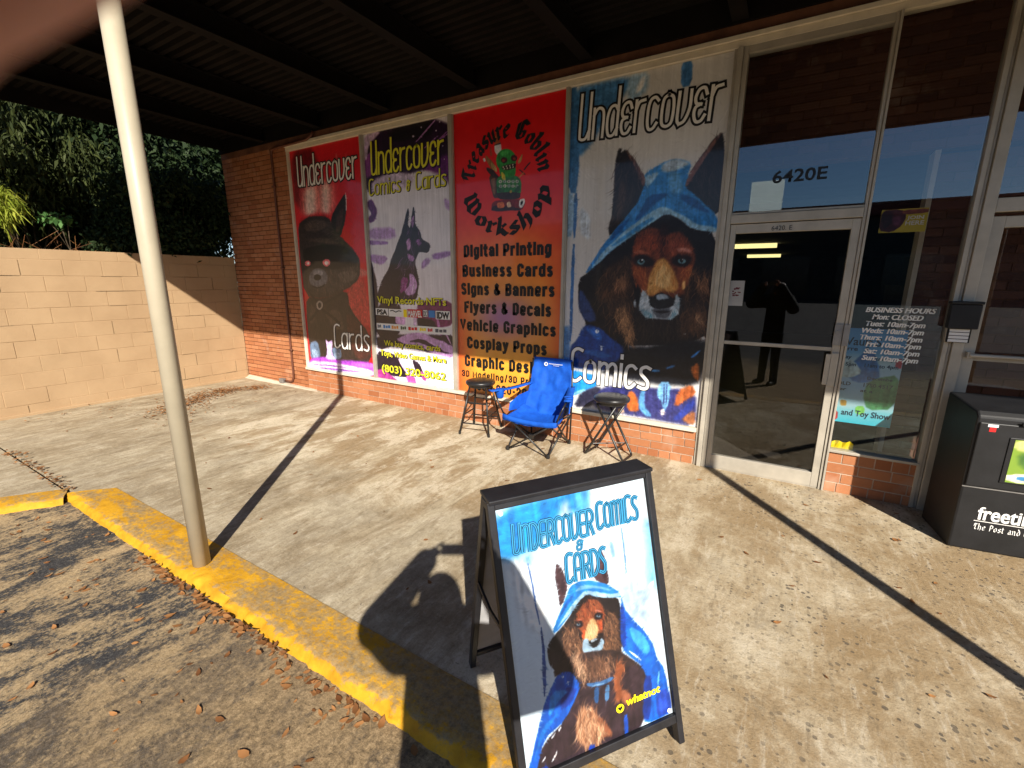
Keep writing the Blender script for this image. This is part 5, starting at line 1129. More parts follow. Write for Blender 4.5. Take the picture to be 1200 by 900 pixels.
lg_red=mc('red_logo_ink',(205,40,40)); lg_blue=mc('blue_logo_ink',(60,130,200)); lg_grey=mc('grey_logo_ink',(90,92,100)); lg_or=mc('orange_logo_ink',(226,150,60)); lg_gr=mc('green_logo_ink',(74,90,60))
def chip(nm,mat,u0,u1,va,vb,y,parent=None): return MB().box(X(u0),X(u1),y,y+.0006,V_(vb),V_(va)).build(nm,mat,parent or t)
chip('logo_strip',M['white'],.026,.198,.690,.719,-.003); chip('logo_strip',M['white'],.206,.40,.690,.722,-.003); chip('logo_strip',M['logo_yellow'],.40,.445,.690,.722,-.003); chip('logo_strip',lg_red,.452,.637,.688,.721,-.003); chip('logo_strip',M['white'],.65,.70,.689,.715,-.003); chip('logo_strip',lg_blue,.715,.79,.689,.717,-.003); chip('logo_strip',M['white'],.80,.965,.689,.722,-.003)
chip('logo_strip',M['white'],.027,.96,.754,.782,-.003)
textmesh('logo_lettering','IDW',M['ink'],t,X(.812),X(.958),V_(.7185),V_(.693),-.005,.05); textmesh('logo_lettering','DC',M['ink'],t,X(.655),X(.695),V_(.713),V_(.692),-.005,.02)
textmesh('logo_lettering','MARVEL',M['white'],t,X(.458),X(.632),V_(.718),V_(.692),-.005,.03); textmesh('logo_lettering','PSA',M['ink'],t,X(.045),X(.185),V_(.716),V_(.694),-.005,.04)
mb=MB(); 
for s in (-1,1):
    ribbon(mb,smooth([(X(.30),V_(.703)),(X(.30+s*.04),V_(.697)),(X(.30+s*.075),V_(.699))]),.006,-.0045-.0003*s,0)
mb.build('wing_logo',M['ink'],t)
for a,b,m_ in ((.04,.09,lg_grey),(.12,.22,lg_blue),(.235,.33,lg_or),(.355,.43,lg_gr),(.455,.575,lg_red),(.60,.68,M['logo_yellow']),(.70,.76,lg_red),(.79,.93,lg_grey)):
    for q in range(3): chip('logo_strip',m_,a+(b-a)*q/3,a+(b-a)*(q+.8)/3,.761+.002*(q%2),.775-.001*q,-.0042)
# --- orange service poster with the round emblem
x0,x1=-3.466,-2.076; X=U(x0,x1); cv=Canvas(x1-x0,PH,RES,(200,20,20),23,.006); vv=cv.y/PH; uu=cv.x/(x1-x0)
wv=vv+.05*cv.fb(.35,52)+.025*np.cos((uu-.5)*5)
cc=lerpc(wv,[(0,(222,12,16)),(.25,(228,24,18)),(.36,(234,56,24)),(.46,(240,108,36)),(.56,(240,138,38)),(.66,(240,160,56)),(.78,(238,154,50)),(.9,(246,172,56)),(1,(242,150,54))])
pu=np.exp(-(((uu-.47)/.32)**2+((vv-.70)/.085)**2))[...,None]*.85; cc=cc*(1-pu)+np.array((156,112,178))*pu
eg=(np.clip((np.abs(uu-.52)-.30)/.2,0,1)**1.3*np.clip((vv-.35)/.2,0,1)*.75)[...,None]; cc=cc*(1-eg)+np.array((222,74,34))*eg
cv.c=cc+8*cv.fb(.06,53)[...,None]; cv.items(ART['goblin'],.002)
t=poster('window_poster',x0,x1,'red to yellow service poster with a round green creature emblem and black text',cv)
rcx,rcz,ri,ro=X(.492),V_(.232),.41,.59
def ring_top(text,a0,a1):
    Lw=blen(text); return lambda p,q:(rcx+(ri+q*(ro-ri)*1.0)*math.cos(R(a0+(a1-a0)*p/Lw)),rcz+(ri+q*(ro-ri))*math.sin(R(a0+(a1-a0)*p/Lw)))
def ring_bot(text,a0,a1):
    Lw=blen(text); return lambda p,q:(rcx+(ro-.01-q*(ro-ri))*math.cos(R(a0+(a1-a0)*p/Lw)),rcz+(ro-.01-q*(ro-ri))*math.sin(R(a0+(a1-a0)*p/Lw)))
blackletter('emblem_lettering','Treasure Goblin',M['ink'],t,-.002,ring_top('Treasure Goblin',176,4),1,.15)
blackletter('emblem_lettering','Workshop',M['ink'],t,-.002,ring_bot('Workshop',196,346),1,.15)
for body,a,b,vb,vt in (('Digital Printing',.08,.91,.485,.4435),('Business Cards',.063,.928,.556,.514),('Signs & Banners',.045,.947,.6225,.581),('Flyers & Decals',.076,.921,.690,.648),('Vehicle Graphics',.026,.967,.757,.716),('Cosplay Props',.10,.89,.825,.783),('Graphic Design',.07,.90,.897,.855)):
    heavy('service_lettering',body,M['ink'],t,X(a),X(b),V_(vb),V_(vt),-.003)
heavy('service_lettering','3D Modeling/3D Printing',M['ink'],t,X(.034),X(.95),V_(.9405),V_(.915),-.003,.10); heavy('phone_lettering','803-220-2901',M['ink'],t,X(.2),X(.80),V_(.988),V_(.957),-.003,.105)
# --- blue poster of the hooded shepherd dog
x0,x1=-2.026,-.604; X=U(x0,x1); cv=Canvas(x1-x0,PH,RES,(214,213,212),24,.008); cv.c+=16*cv.fb(.3,54)[...,None]+14*cv.st[...,None]; cv.items(ART['dog'],.0021); cv.dabs(6000,.025,.005,63,jit=.13)
t=poster('window_poster',x0,x1,'large white and blue poster of a brown dog in a blue hood, lettered Undercover Comics',cv)
outlined('title_lettering','Undercover',t,X,.068,.945,.150,.027,'white_letter',.0125,.031,slant=.05)
outlined('comics_lettering','Comics',t,X,.07,.655,.902,.792,'white_letter',.0165,.025,slant=.03)
# ============================================================ SIGNS ON THE GLASS
hs=tag(empty('opening_hours',(.74,-.004,1.14)),'white opening hours lettering on the tall window beside the door','lettering')
for i,(s,a,b) in enumerate((('BUSINESS HOURS',-.213,.207),('Mon: CLOSED',-.165,.142),('Tues: 10am-7pm',-.198,.162),('Weds: 10am-7pm',-.216,.162),('Thurs: 10am-7pm',-.220,.162),('Fri: 10am-7pm',-.175,.162),('Sat: 10am-7pm',-.180,.162),('Sun: 10am-7pm',-.185,.162))):
    z=.372-i*.0535; textmesh('hours_lettering',s,M['white_letter'],hs,a*.98,b*.98,z,z+.038,0,.012,.2,.0018,.76)
hn=tag(empty('house_number',(-.04,-.004,2.52)),'black stick-on number 6420E on the transom glass above the door','lettering')
textmesh('number_lettering','6420E',M['ink'],hn,-.185,.185,.0,.093,0,.02)
h2=tag(empty('house_number',(-.11,-.0335,2.148)),'small black number 6420.E on the top rail of the door','lettering')
textmesh('number_lettering','6420. E',M['ink'],h2,-.075,.07,0,.038,0,.0)
ntc=tag(empty('door_notice',(-.405,-.0055,1.53)),'small white paper notice with a red mark taped inside the door glass','notice')
MB().box(-.068,.068,-.0012,0,0,.215).build('sheet',M['paper'],ntc)
rn=random.Random(3); mb=MB()
for k in range(14): 
    a=rn.uniform(-.04,.03); b=rn.uniform(.08,.15); mb.box(a,a+rn.uniform(.008,.022),-.0016-.00003*k,-.0013-.00003*k,b,b+rn.uniform(.006,.016))
mb.build('mark',mc('dull_red_mark',(140,60,66)),ntc)
# posters inside the tall window
fl=tag(empty('event_poster',(.62,.035,.60)),'light blue toy show poster hanging inside the tall window','poster')
cv=Canvas(.40,.78,.0035,(150,205,228),25,.012); vv=cv.y/.78
cv.c=lerpc(vv+.03*cv.fb(.1,55),[(0,(80,160,225)),(.25,(100,180,235)),(.34,(190,225,235)),(.6,(140,195,235)),(.8,(180,225,235)),(.93,(100,220,240)),(1,(60,215,240))])  # bright cyan foot is a sunlit strip painted into the print
cv.items([((40,110,185),.01,[300,300,480,200,620,330,700,520,300,560,120,460]),((190,215,215),.008,[0,330,250,330,420,450,200,520,0,500]),((70,140,90),.008,[520,520,1000,430,1000,800,600,830,480,700]),((200,50,60),.006,[0,300,80,310,90,370,0,390]),((200,50,60),.006,[880,290,1000,280,1000,380,900,370]),((190,150,60),.006,[120,760,240,760,250,830,130,830]),((205,40,50),.006,[0,900,110,890,130,985,0,990]),((120,200,90),.006,[400,820,560,800,560,900,420,900])],.9)
cv.mesh('print',M['art'],fl)
tx=lambda s,a,b,z0,z1,bd=.02:textmesh('poster_lettering',s,M['navy_ink'],fl,a,b,z0,z1,-.002,bd)
tx('Vault S',-.18,.05,.645,.71); tx('orre   S     nts',-.19,.12,.60,.635); tx('day          Sunday',-.19,.15,.535,.565); tx('o 5pm    11am to 4pm',-.19,.18,.475,.505); tx('Decembe',-.0,.16,.375,.40); tx('OLD      1750 4517',-.19,.17,.315,.345); tx('rer      at a',-.19,.05,.27,.295); tx('and Toy Show',-.13,.19,.065,.115)
yf=tag(empty('small_flyer',(.66,.03,2.10)),'small yellow and maroon flyer inside the window above the opening hours','flyer')
cv=Canvas(.27,.165,.003,(206,186,50),26,.006); cv.items([((70,24,34),.004,[0,0,420,0,560,300,500,700,300,1000,0,900]),((40,16,30),.006,[0,100,200,0,300,500,100,900]),((110,50,80),.01,[250,330,430,300,470,650,300,700]),((120,60,40),.004,[420,60,1000,40,1000,220,480,250])],1); cv.mesh('print',M['art'],yf)
textmesh('flyer_lettering','JOIN',M['white_letter'],yf,.02,.115,.09,.115,-.002,.02); textmesh('flyer_lettering','HERE',M['white_letter'],yf,.015,.12,.05,.08,-.002,.02)
yc=tag(empty('yellow_card',(.53,.03,.372)),'small crumpled yellow card lying inside the tall window on its sill','card')
mb=MB()
for k in range(6): mb.add([(-.07+.025*k,.0,.0),(-.045+.025*k,.0,.0),(-.045+.025*k,.02*((k+1)%2),.05+.008*((k+1)%3)),(-.07+.025*k,.02*(k%2),.05+.008*(k%3))],[(0,1,2,3)])
mb.build('card_sheet',M['logo_yellow'],yc)
# dark mail box on the mullion
mbx=tag(empty('letter_box',(1.078,-.056,1.32)),'dark wall box with white slats fixed to the frame between window and door','letter box')
MB().box(-.085,.075,-.075,0,.10,.27).build('box_body',M['black_box'],mbx,bevel=.006); MB().box(-.09,.08,-.082,0,.271,.29).build('box_lid',M['black_box'],mbx,bevel=.004)
MB().box(-.065,.055,-.03,0,-.0,.098).build('slat_back',M['black_box'],mbx)
mb=MB()
for k in range(4): mb.box(-.06,.045,-.036,-.031,.004+k*.024,.023+k*.024)
mb.build('white_slat',M['white'],mbx)
# ============================================================ FOLDING CAMP CHAIR
ch=tag(empty('camping_chair',(-2.11,-.375,0)),'blue folding camping chair with black tube legs standing between the two stools','folding chair')
tr=.0095; T=M['black_tube']
FL,FR,BL_,BR_=[Vector(p) for p in ((-.235,-.27,.012),(.235,-.27,.012),(-.24,.235,.012),(.24,.235,.012))]
SFL,SFR,SBL,SBR=[Vector(p) for p in ((-.315,-.235,.385),(.30,-.235,.365),(-.27,.19,.34),(.27,.19,.34))]
TBL,TBR=Vector((-.245,.285,.90)),Vector((.225,.285,.90))
def leg(name,pts,r=tr): return MB().tube(pts,r,8).build(name,T,ch,smooth=True)
for a,b in ((FL,SFR),(FR,SFL),(BL_,SBR),(BR_,SBL),(FL,SBL),(BL_,SFL),(FR,SBR),(BR_,SFR)): leg('cross_leg',[a,(a+b)/2+Vector((0,.004 if a.x<0 else -.004,0)),b])
for a,b in ((BL_+Vector((0,.02,0)),TBL),(BR_+Vector((0,.02,0)),TBR)): leg('back_post',[a,(a.x*1.0,a.y+.02,.5),b],.010)
AFL,AFR=Vector((-.455,-.25,.605)),Vector((.40,-.20,.60))
leg('arm_post',[SFL,(-.37,-.25,.50),AFL+Vector((.03,.03,-.015))]); leg('arm_post',[SFR,(.35,-.24,.49),AFR+Vector((-.02,.02,-.015))])
mb=MB()
for p in (FL,FR,BL_,BR_): mb.lathe([(.020,-.012),(.022,.0),(.018,.03),(.012,.034)],p,10)
mb.build('foot_cap',T,ch)
mb=MB()
for p in ((FL+SFR)/2,(BL_+SBR)/2,(FL+SBL)/2,(FR+SBR)/2): mb.obox(p,(.022,0,0),(0,.016,0),(0,0,.022))
mb.build('hub',T,ch)
# sling: one sheet from the top hem over the back to the seat front
nu,nv=28,56; P=np.zeros((nv,nu,3)); rg=np.random.default_rng(40)
wr=nz((nv,nu),(7,5),41)*.03+nz((nv,nu),(4,11),42)*.022+nz((nv,nu),(14,8),43)*.012
for j in range(nv):
    s=j/(nv-1)
    for i in range(nu):
        u=i/(nu-1)*2-1
        if s<.60:   # back
            q=s/.60; hw=.232+.03*q; z=.915-.55*q**1.05; y=.300-.10*q-.085*q*q; sag=.035*(1-u*u)*math.sin(math.pi*min(q*1.0,1)) ; 
            x=u*hw-.01*(1-q); y+=sag; 
            if q>.75: z-=.05*(1-u*u)*(q-.75)*4*.6
        else:
            q=(s-.60)/.40; hw=.262+.05*q; y=.115-.365*q; z=.365-.05*math.sin(math.pi*q*.75)+.035*q; z-=.03*(1-u*u)+.03*(1-u*u)*(1-q)*.0; x=u*hw
            z+=.05*abs(u)**3*(1-q)
            z-=(.04*q**6)
        P[j,i]=(x,y,z)
k=np.clip(np.minimum(np.arange(nv)[:,None]/6,1),0,1); P[...,1]+=wr*k; P[...,2]+=.4*wr*k
i=np.arange(nv*nu).reshape(nv,nu); F=np.stack([i[:-1,:-1],i[1:,:-1],i[1:,1:],i[:-1,1:]],-1).reshape(-1,4)
o=npmesh('sling',P.reshape(-1,3),F,M['blue_fabric'],ch,smooth=True); so_=o.modifiers.new('thickness','SOLIDIFY'); so_.thickness=.006; ss=o.modifiers.new('s','SUBSURF'); ss.levels=1; ss.render_levels=1
# hanging seat hem at the front
mb=MB(); n=14
vs=[]
for k in range(n):
    u=k/(n-1)*2-1; x=u*.312; z=.352-.03*(1-u*u); vs+=[(x,-.252,z+.028),(x,-.262,z-.015-.01*abs(u))]
mb.add(vs,[(2*k,2*k+2,2*k+3,2*k+1) for k in range(n-1)]); o=mb.build('seat_hem',M['blue_fabric'],ch,smooth=True); o.modifiers.new('t','SOLIDIFY').thickness=.006
# side panels below the arms
for s,m_ in ((1,'navy_mesh'),(-1,'blue_fabric')):
    a=SBR if s>0 else SBL; b=SFR if s>0 else SFL
    pts=[(s*.235,.20,.55),(s*.265,.16,.36),(s*.30,-.15,.385),(s*.315,-.10,.46),(s*.29,.05,.52)]
    mb=MB().add(pts,[(0,1,2,3,4)]); o=mb.build('side_panel',M[m_],ch); o.modifiers.new('t','SOLIDIFY').thickness=.004
# arms: padded straps with a cup pocket
def arm(A,Bp,cup):
    A=Vector(A); Bp=Vector(Bp); d=(Bp-A); sd=Vector((d.y,-d.x,0)).normalized()*.036; mb=MB(); n=9; vs=[]
    for k in range(n):
        p=A+d*k/(n-1)-Vector((0,0,.018*math.sin(math.pi*k/(n-1)))); vs+=[p-sd,p+sd]
    mb.add(vs,[(2*k,2*k+1,2*k+3,2*k+2) for k in range(n-1)]); o=mb.build('armrest',M['blue_fabric'],ch,smooth=True); o.modifiers.new('t','SOLIDIFY').thickness=.012
    c=A+d*cup; mb=MB().lathe([(.028,-.10),(.042,-.085),(.047,0.0),(.047,.004),(.043,.002),(.040,-.08)],c-Vector((0,0,.01)),18); mb.build('cup_pocket',M['blue_fabric'],ch,smooth=True)
arm((-.46,-.26,.612),(-.245,.265,.635),.22); arm((.405,-.215,.607),(.235,.27,.635),.30)
mb=MB().add([(.352,-.03,.60),(.43,-.19,.595),(.425,-.20,.475),(.36,-.04,.475)],[(0,1,2,3)]); o=mb.build('side_pocket',M['blue_fabric'],ch); o.modifiers.new('t','SOLIDIFY').thickness=.01
# small white print on the back
def back_pt(x,z): q=(.915-z)/.55; return (x,.300-.10*q-.085*q*q+.035*(1-(x/.24)**2)*math.sin(math.pi*q)-.012,z)
mb=MB()
for k in range(16):
    a,b=k/16*6.283,(k+1)/16*6.283; mb.add([back_pt(-.085+.022*math.cos(a),.845+.022*math.sin(a)),back_pt(-.085+.022*math.cos(b),.845+.022*math.sin(b)),back_pt(-.085+.011*math.cos(b+.5),.845+.013*math.sin(b+.5)),back_pt(-.085+.011*math.cos(a+.5),.845+.013*math.sin(a+.5))],[(0,1,2,3)])
def bar(x0,x1,z0,z1):
    mb.add([back_pt(x0,z0),back_pt((x0+x1)/2,z0),back_pt(x1,z0),back_pt(x1,z1),back_pt((x0+x1)/2,z1),back_pt(x0,z1)],[(0,1,4,5),(1,2,3,4)])
for k in range(12): bar(-.052+k*.014,-.042+k*.014,.848,.855)
for k in range(5): bar(.005+k*.014,.014+k*.014,.833,.838)
mb.build('logo_print',M['white'],ch)
# ============================================================ FOLDING STOOLS
def seat(parent,r,z,dome):
    mb=MB().lathe([(r*.86,z-.035),(r*.97,z-.032),(r,z-.02),(r,z-.006),(r*.965,z+.004),(r*.8,z+.012+dome*.4),(r*.5,z+.014+dome*.8),(r*.2,z+.014+dome),(.012,z+.014+dome)],(0,0,0),36); o=mb.build('seat',M['black_vinyl'],parent,smooth=True)
    MB().lathe([(r*.80,z-.06),(r*.84,z-.06),(r*.86,z-.034),(r*.80,z-.034)],(0,0,0),30).build('seat_ring',M['black_tube'],parent)
s1=tag(empty('folding_stool',(-2.945,-.275,0),R(12)),'small round black padded stool with straight splayed legs, left of the blue chair','stool','black padded folding stools by the brick wall')
seat(s1,.172,.60,.006); t4=[]
for sx in (-1,1):
    for sy in (-1,1):
        a=Vector((sx*.10,sy*.085,.545)); b=Vector((sx*.18,sy*.205,.012)); t4.append((a,b)); MB().tube([a,b],.0115,10).build('leg',M['black_tube'],s1,smooth=True)
def on(k,z): a,b=t4[k]; return a+(b-a)*((z-a.z)/(b.z-a.z))
for z,pr in ((.40,((0,1),(2,3))),(.22,((0,1),(2,3))),(.13,((0,2),(1,3))),(.36,((0,2),(1,3)))):
    for p in pr: MB().tube([on(p[0],z),on(p[1],z)],.008,8).build('rung',M['black_tube'],s1)
mb=MB()
for a,b in t4: mb.lathe([(.014,-.012),(.016,0),(.0135,.03)],b,10)
mb.build('foot_cap',M['black_tube'],s1)
s2=tag(empty('folding_stool',(-1.385,-.235,0),R(-6)),'round black padded stool on crossed legs, right of the blue chair','stool','black padded folding stools by the brick wall')
seat(s2,.178,.612,.012)
mb=MB()
for k in range(6):
    a=k*1.0472; mb.lathe([(.011,0),(.008,.004),(.003,.005)],(.085*math.cos(a),.085*math.sin(a),.629),8)
mb.build('seat_button',M['black_vinyl'],s2)
for s,hw,nm in ((-1,.135,'cross_leg'),(1,.115,'cross_leg')):
    bx=.20*s; tx_=-.105*s; pts=[(tx_,-hw,.555),(bx,-hw,.015),(bx,hw,.015),(tx_,hw,.555)]
    P=[Vector(p) for p in pts]; path=[P[0],P[0].lerp(P[1],.94),P[1].lerp(P[0],.01).lerp(P[2],.03),P[1].lerp(P[2],.1),P[2].lerp(P[1],.1),P[2].lerp(P[3],.01).lerp(P[1],.03),P[3].lerp(P[2],.94),P[3]]
    MB().tube(path,.0115,10).build(nm,M['black_tube'],s2,smooth=True)
    q=P[0].lerp(P[1],.78); w=P[3].lerp(P[2],.78); MB().tube([q,w],.008,8).build('rung',M['black_tube'],s2)
mb=MB().tube([(-.155,-.135,.13),(.135,.115,.13)],.006,6); mb.build('brace',M['black_tube'],s2)
# ============================================================ BOARD SIGN
SA=R(52.5); TI=R(15.3); sg=empty('board_sign',(-.561,-3.047,0)); sg.rotation_euler=(0,0,SA)
tag(sg,'black A-frame board sign with a blue hooded dog print, standing on the pavement','sandwich board')
sg.matrix_world=Matrix.Translation((-.561,-3.047,.0))@Matrix.Rotation(SA,4,'Z')@Matrix.Rotation(-R(1.86),4,'Y')
PW,PHs=.603,.90; ztop=.987
def panel_root(sgn):   # frame of a leaning board: origin at the print's top centre, local x width, local -z down the slope, -y outward
    return Matrix.Translation((0,0 if sgn>0 else .055,ztop))@(Matrix.Identity(4) if sgn>0 else Matrix.Rotation(math.pi,4,'Z'))@Matrix.Rotation(-TI if sgn>0 else -R(18),4,'X')
for sgn,nm in ((1,'front_frame'),(-1,'back_frame')):
    Mx=panel_root(sgn); fr=.026; w=PW/2+.004
    def pb(x0,x1,y0,y1,z0,z1):
        mb=MB().box(x0,x1,y0,y1,z0,z1); mb.v=[tuple(Mx@Vector(v)) for v in mb.v]; return mb
    mb=pb(-w-fr,-w,-.016,.018,-PHs-.115,.03); mb2=pb(w,w+fr,-.016,.018,-PHs-.115,.03)
    f=mb.build(nm,M['black_frame'],sg,bevel=.003); mb2.build('stile',M['black_frame'],f,bevel=.003)
    pb(-w,w,-.014,.016,-PHs-.034,-PHs-.002).build('bottom_bar',M['black_frame'],f,bevel=.003); pb(-w,w,-.014,.016,.002,.032).build('top_bar',M['black_frame'],f,bevel=.003)
    if sgn>0: pb(-w,w,.002,.008,-PHs-.002,.002).build('backing_board',plain('dark_grey_board',(.10,.10,.105),.7,.3),f)
    else: pb(-w,w,-.002,.004,-PHs-.002,.002).build('backing_board',plain('pale_grey_board',(.42,.42,.43),.7,.3),f)
mb=MB(); mb.box(-PW/2-.028,PW/2+.028,-.022,.08,ztop+.030,ztop+.046); mb.box(-PW/2-.03,PW/2+.03,.012,.044,ztop+.0,ztop+.0295); mb.build('hinge_cap',M['black_frame'],sg,bevel=.004)
for s in (-1,1):
    a=Vector((s*.325,-.105,.60)); b=Vector((s*.325,.03,.575)); c=Vector((s*.325,.19,.60)); MB().tube([a,b,c],.007,6).build('spreader',M['black_frame'],sg)
cv=Canvas(PW,PHs,.0021,(222,238,250),27,.004); cv.c+=9*cv.fb(.2,56)[...,None]+9*cv.st[...,None]; cv.c=np.clip(cv.c,0,255); cv.items(ART['sign'],.00075); cv.dabs(6000,.010,.0022,64,jit=.13); cv.c=.84*255*(cv.c/255)**1.12
pr=cv.mesh('print',M['art_sign'],sg); Mp=panel_root(1)@Matrix.Translation((0,-.0005,-PHs)); pr.matrix_local=Mp
sx=lambda u:(u-.5)*PW; sz=lambda v:(1-v)*PHs
def slet(text,u0,u1,vb,vt,hw,slant=.05,n='board_lettering'):
    ls=strokes(text,sx(u0),sx(u1),sz(vb),sz(vt),.36,slant)
    for mat,h,dy in ((M['navy_ink'],hw*1.85,.0006),(M['cyan_letter'],hw*1.25,.0016),(M['navy_ink'],hw*.36,.0026)):
        mb=MB()
        for k,pl in enumerate(ls): ribbon(mb,pl,h,-dy-.00002*k,1. if h<hw*1.5 else .8)
        o=mb.build(n,mat,sg); o.matrix_local=Mp
slet('UNDERKOVER'.replace('K','K'),.08,.597,.177,.070,.0042); slet('CoMICS'.replace('o','O'),.632,.922,.163,.060,.0042); slet('&',.475,.515,.226,.166,.0028); slet('CARDS',.386,.65,.340,.231,.0042)
o=textmesh('board_lettering','whatnot',M['logo_yellow'],sg,sx(.675),sx(.928),sz(.893),sz(.862),-.002,.035,.12); o.matrix_local=Mp
mb=MB(); cx,cz=sx(.630),sz(.893)
mb.add([(cx+.0145*math.cos(a)*1.15,-.002,cz+.0155*math.sin(a)) for a in [k/20*6.283 for k in range(20)]],[tuple(range(20))]); o=mb.build('heart_badge',M['logo_yellow'],sg); o.matrix_local=Mp
hp=[(0,-.009),(-.009,-.0),(-.0095,.005),(-.005,.0075),(0,.004),(.005,.0075),(.0095,.005),(.009,0)]
mb=MB().add([(cx+a,-.003,cz+b) for a,b in hp],[tuple(range(8))]); mb.add([(cx-.004,-.0036,cz+.003),(cx-.003,-.0036,cz-.002),(cx-.0015,-.0036,cz+.001),(cx,-.0036,cz-.002),(cx+.0015,-.0036,cz+.001),(cx+.003,-.0036,cz-.002),(cx+.004,-.0036,cz+.003)],[(0,1,2),(2,3,4),(4,5,6)])
o=mb.build('heart_badge',M['ink'],sg); o.matrix_local=Mp
mb=MB()
for a,b in ((-.285,.885),(.285,.885),(.285,.016),(-.285,.016)): mb.lathe([(.009,0),(.008,.003),(.003,.004)],(0,0,0),12) if 0 else mb.add([(a+.008*math.cos(t),-.0035,b+.008*math.sin(t)) for t in [k/12*6.283 for k in range(12)]],[tuple(range(12))])
o=mb.build('corner_clip',M['white'],sg); o.matrix_local=Mp
# ============================================================ NEWSPAPER BOX
nb=tag(empty('newspaper_box',(1.12,-.61,0),R(8)),'black plastic newspaper box with white lettering in front of the right door','newspaper box')
bw_,bd,bh=.50,.42,.94
mb=MB(); mb.prism([(0.0,0.0),(bd,0),(bd,.985),(.03,.945),(0,.915)],0.0,bw_,'x'); mb.build('body',M['black_box'],nb,bevel=.012)
MB().box(.0,bw_,-.006,-.0005,.44,.446).build('front_seam',M['grey_metal'],nb)
mb=MB().box(.012,bw_-.012,-.012,-.001,.452,.88); mb.build('front_door',M['black_box'],nb,bevel=.006)
MB().box(.165,bw_-.03,-.018,-.0125,.50,.80).build('window_frame',M['black_box'],nb,bevel=.004)
cv=Canvas(.26,.28,.003,(120,150,50),28,.01); cv.items([((200,200,120),.01,[0,0,1000,0,1000,200,400,280,0,220]),((60,100,40),.02,[100,300,500,250,800,500,600,700,200,600]),((190,190,60),.01,[500,200,900,250,900,500,600,480]),((215,210,190),.004,[0,780,1000,770,1000,1000,0,1000]),((60,130,180),.004,[180,840,700,830,700,930,180,940])],1)
o=cv.mesh('magazine_cover',M['art'],nb); o.location=(.32,-.0195,.51)
MB().box(.05,.10,-.0135,-.0128,.855,.872).build('sticker',M['white'],nb); MB().box(.06,.092,-.0135,-.0128,.825,.853).build('sticker',lg_red,nb)
textmesh('box_lettering','freetimes',M['white_letter'],nb,.112,.485,.226,.316,-.0015,.012,0,.0012,.75)
MB().box(.10,.485,-.0018,-.0008,.212,.216).build('lettering_rule',M['white_letter'],nb)
f_=lambda p,q:(.105+p*.375/blen('The Post and Courier'),.155+q*.042)
_B['T']=(.62,_B['T'][1]); blackletter('box_lettering','The Post and Coursel'.replace('Coursel','Courier'),M['white_letter'],nb,-.0015,f_,1,.08)
MB().box(.2,.34,-.03,-.0125,.88,.90).build('handle',M['black_box'],nb,bevel=.004)
# ============================================================ PHOTOGRAPHER behind the phone
fh=Vector((fw.x,fw.y,0)).normalized(); rh=Vector((fh.y,-fh.x,0))
def pp(l,b,z): q=CAM+rh*l-fh*b; return Vector((q.x,q.y,z))
def cp(x,y,d): return CAM+rt*x+up*y+fw*d          # metres right / up / ahead of the lens
ph=tag(empty('smartphone',cp(.058,-.022,-.008)),'dark smartphone held up in both hands by the photographer','phone')
ph.matrix_world=Matrix(((rt.x,up.x,-fw.x,0),(rt.y,up.y,-fw.y,0),(rt.z,up.z,-fw.z,0),(0,0,0,1))); ph.location=cp(.058,-.022,-.008)
MB().box(-.078,.078,-.037,.037,-.003,.004).build('phone_body',M['phone'],ph,bevel=.002)
MB().box(-.066,-.03,.0,.034,-.0045,-.0032).build('camera_island',M['phone'],ph)
pr_=tag(empty('person',pp(.02,.30,GZ)),'person in dark jacket and trousers holding up a phone with both hands','person')
base=pr_.location.copy()
class Flesh:
    def __init__(s): s.mb=MB()
    def ball(s,c,r,sc=(1,1,1),n=12):
        c=Vector(c); vs=[];fs=[]
        for i in range(n+1):
            th=math.pi*i/n
            for j in range(2*n):
                p=math.pi*j/n; d=rh*(math.sin(th)*math.cos(p)*r*sc[0])+fh*(math.sin(th)*math.sin(p)*r*sc[1]); q=c+d; vs.append((q.x,q.y,q.z+math.cos(th)*r*sc[2]))
        for i in range(n):
            for j in range(2*n): fs.append((i*2*n+j,(i+1)*2*n+j,(i+1)*2*n+(j+1)%(2*n),i*2*n+(j+1)%(2*n)))
        s.mb.add(vs,fs); return s
    def limb(s,pts,rs,sc=(1,1,1)):
        for i in range(len(pts)-1):
            a,b=Vector(pts[i]),Vector(pts[i+1]); L=(b-a).length; k=max(2,int(L/(.35*min(rs[i],rs[i+1]))))
            for j in range(k+1):
                t=j/k; s.ball(a.lerp(b,t),rs[i]+(rs[i+1]-rs[i])*t,sc,8)
        return s
    def build(s,name,mat,parent,vox,sm=6):
        s.mb.v=[tuple(Vector(v)-base) for v in s.mb.v]; o=s.mb.build(name,mat,parent,smooth=True)
        m=o.modifiers.new('skin','REMESH'); m.mode='VOXEL'; m.voxel_size=vox; m.use_smooth_shade=True
        q=o.modifiers.new('soft','SMOOTH'); q.factor=.5; q.iterations=sm; return o
HB=.30   # the body stands this far behind the lens
sh_z,hip_z=1.37,.84
SL,SR=pp(-.17,HB,1.40),pp(.21,HB,1.40); EL,ER=pp(-.335,.14,1.37),pp(.375,.15,1.31)
HL=cp(-.075,-.03,-.040); HR=cp(.165,-.045,-.035)
bd=Flesh()
hc=pp(.02,HB,1.575); bd.ball(hc,.1,(.76,.95,1.12)); bd.ball(hc-Vector((0,0,.055))+fh*.02,.07,(.78,.95,.9)); bd.ball(hc-Vector((0,0,.018))+fh*.102,.014,(.8,1.1,1.4)); bd.ball(hc-Vector((0,0,.06))+fh*.088,.018,(1.4,.6,.5))
for s in (-1,1): bd.ball(hc+rh*(.078*s),.026,(.4,.8,1.2)); bd.ball(hc+rh*(.032*s)+fh*.085+Vector((0,0,.012)),.014)
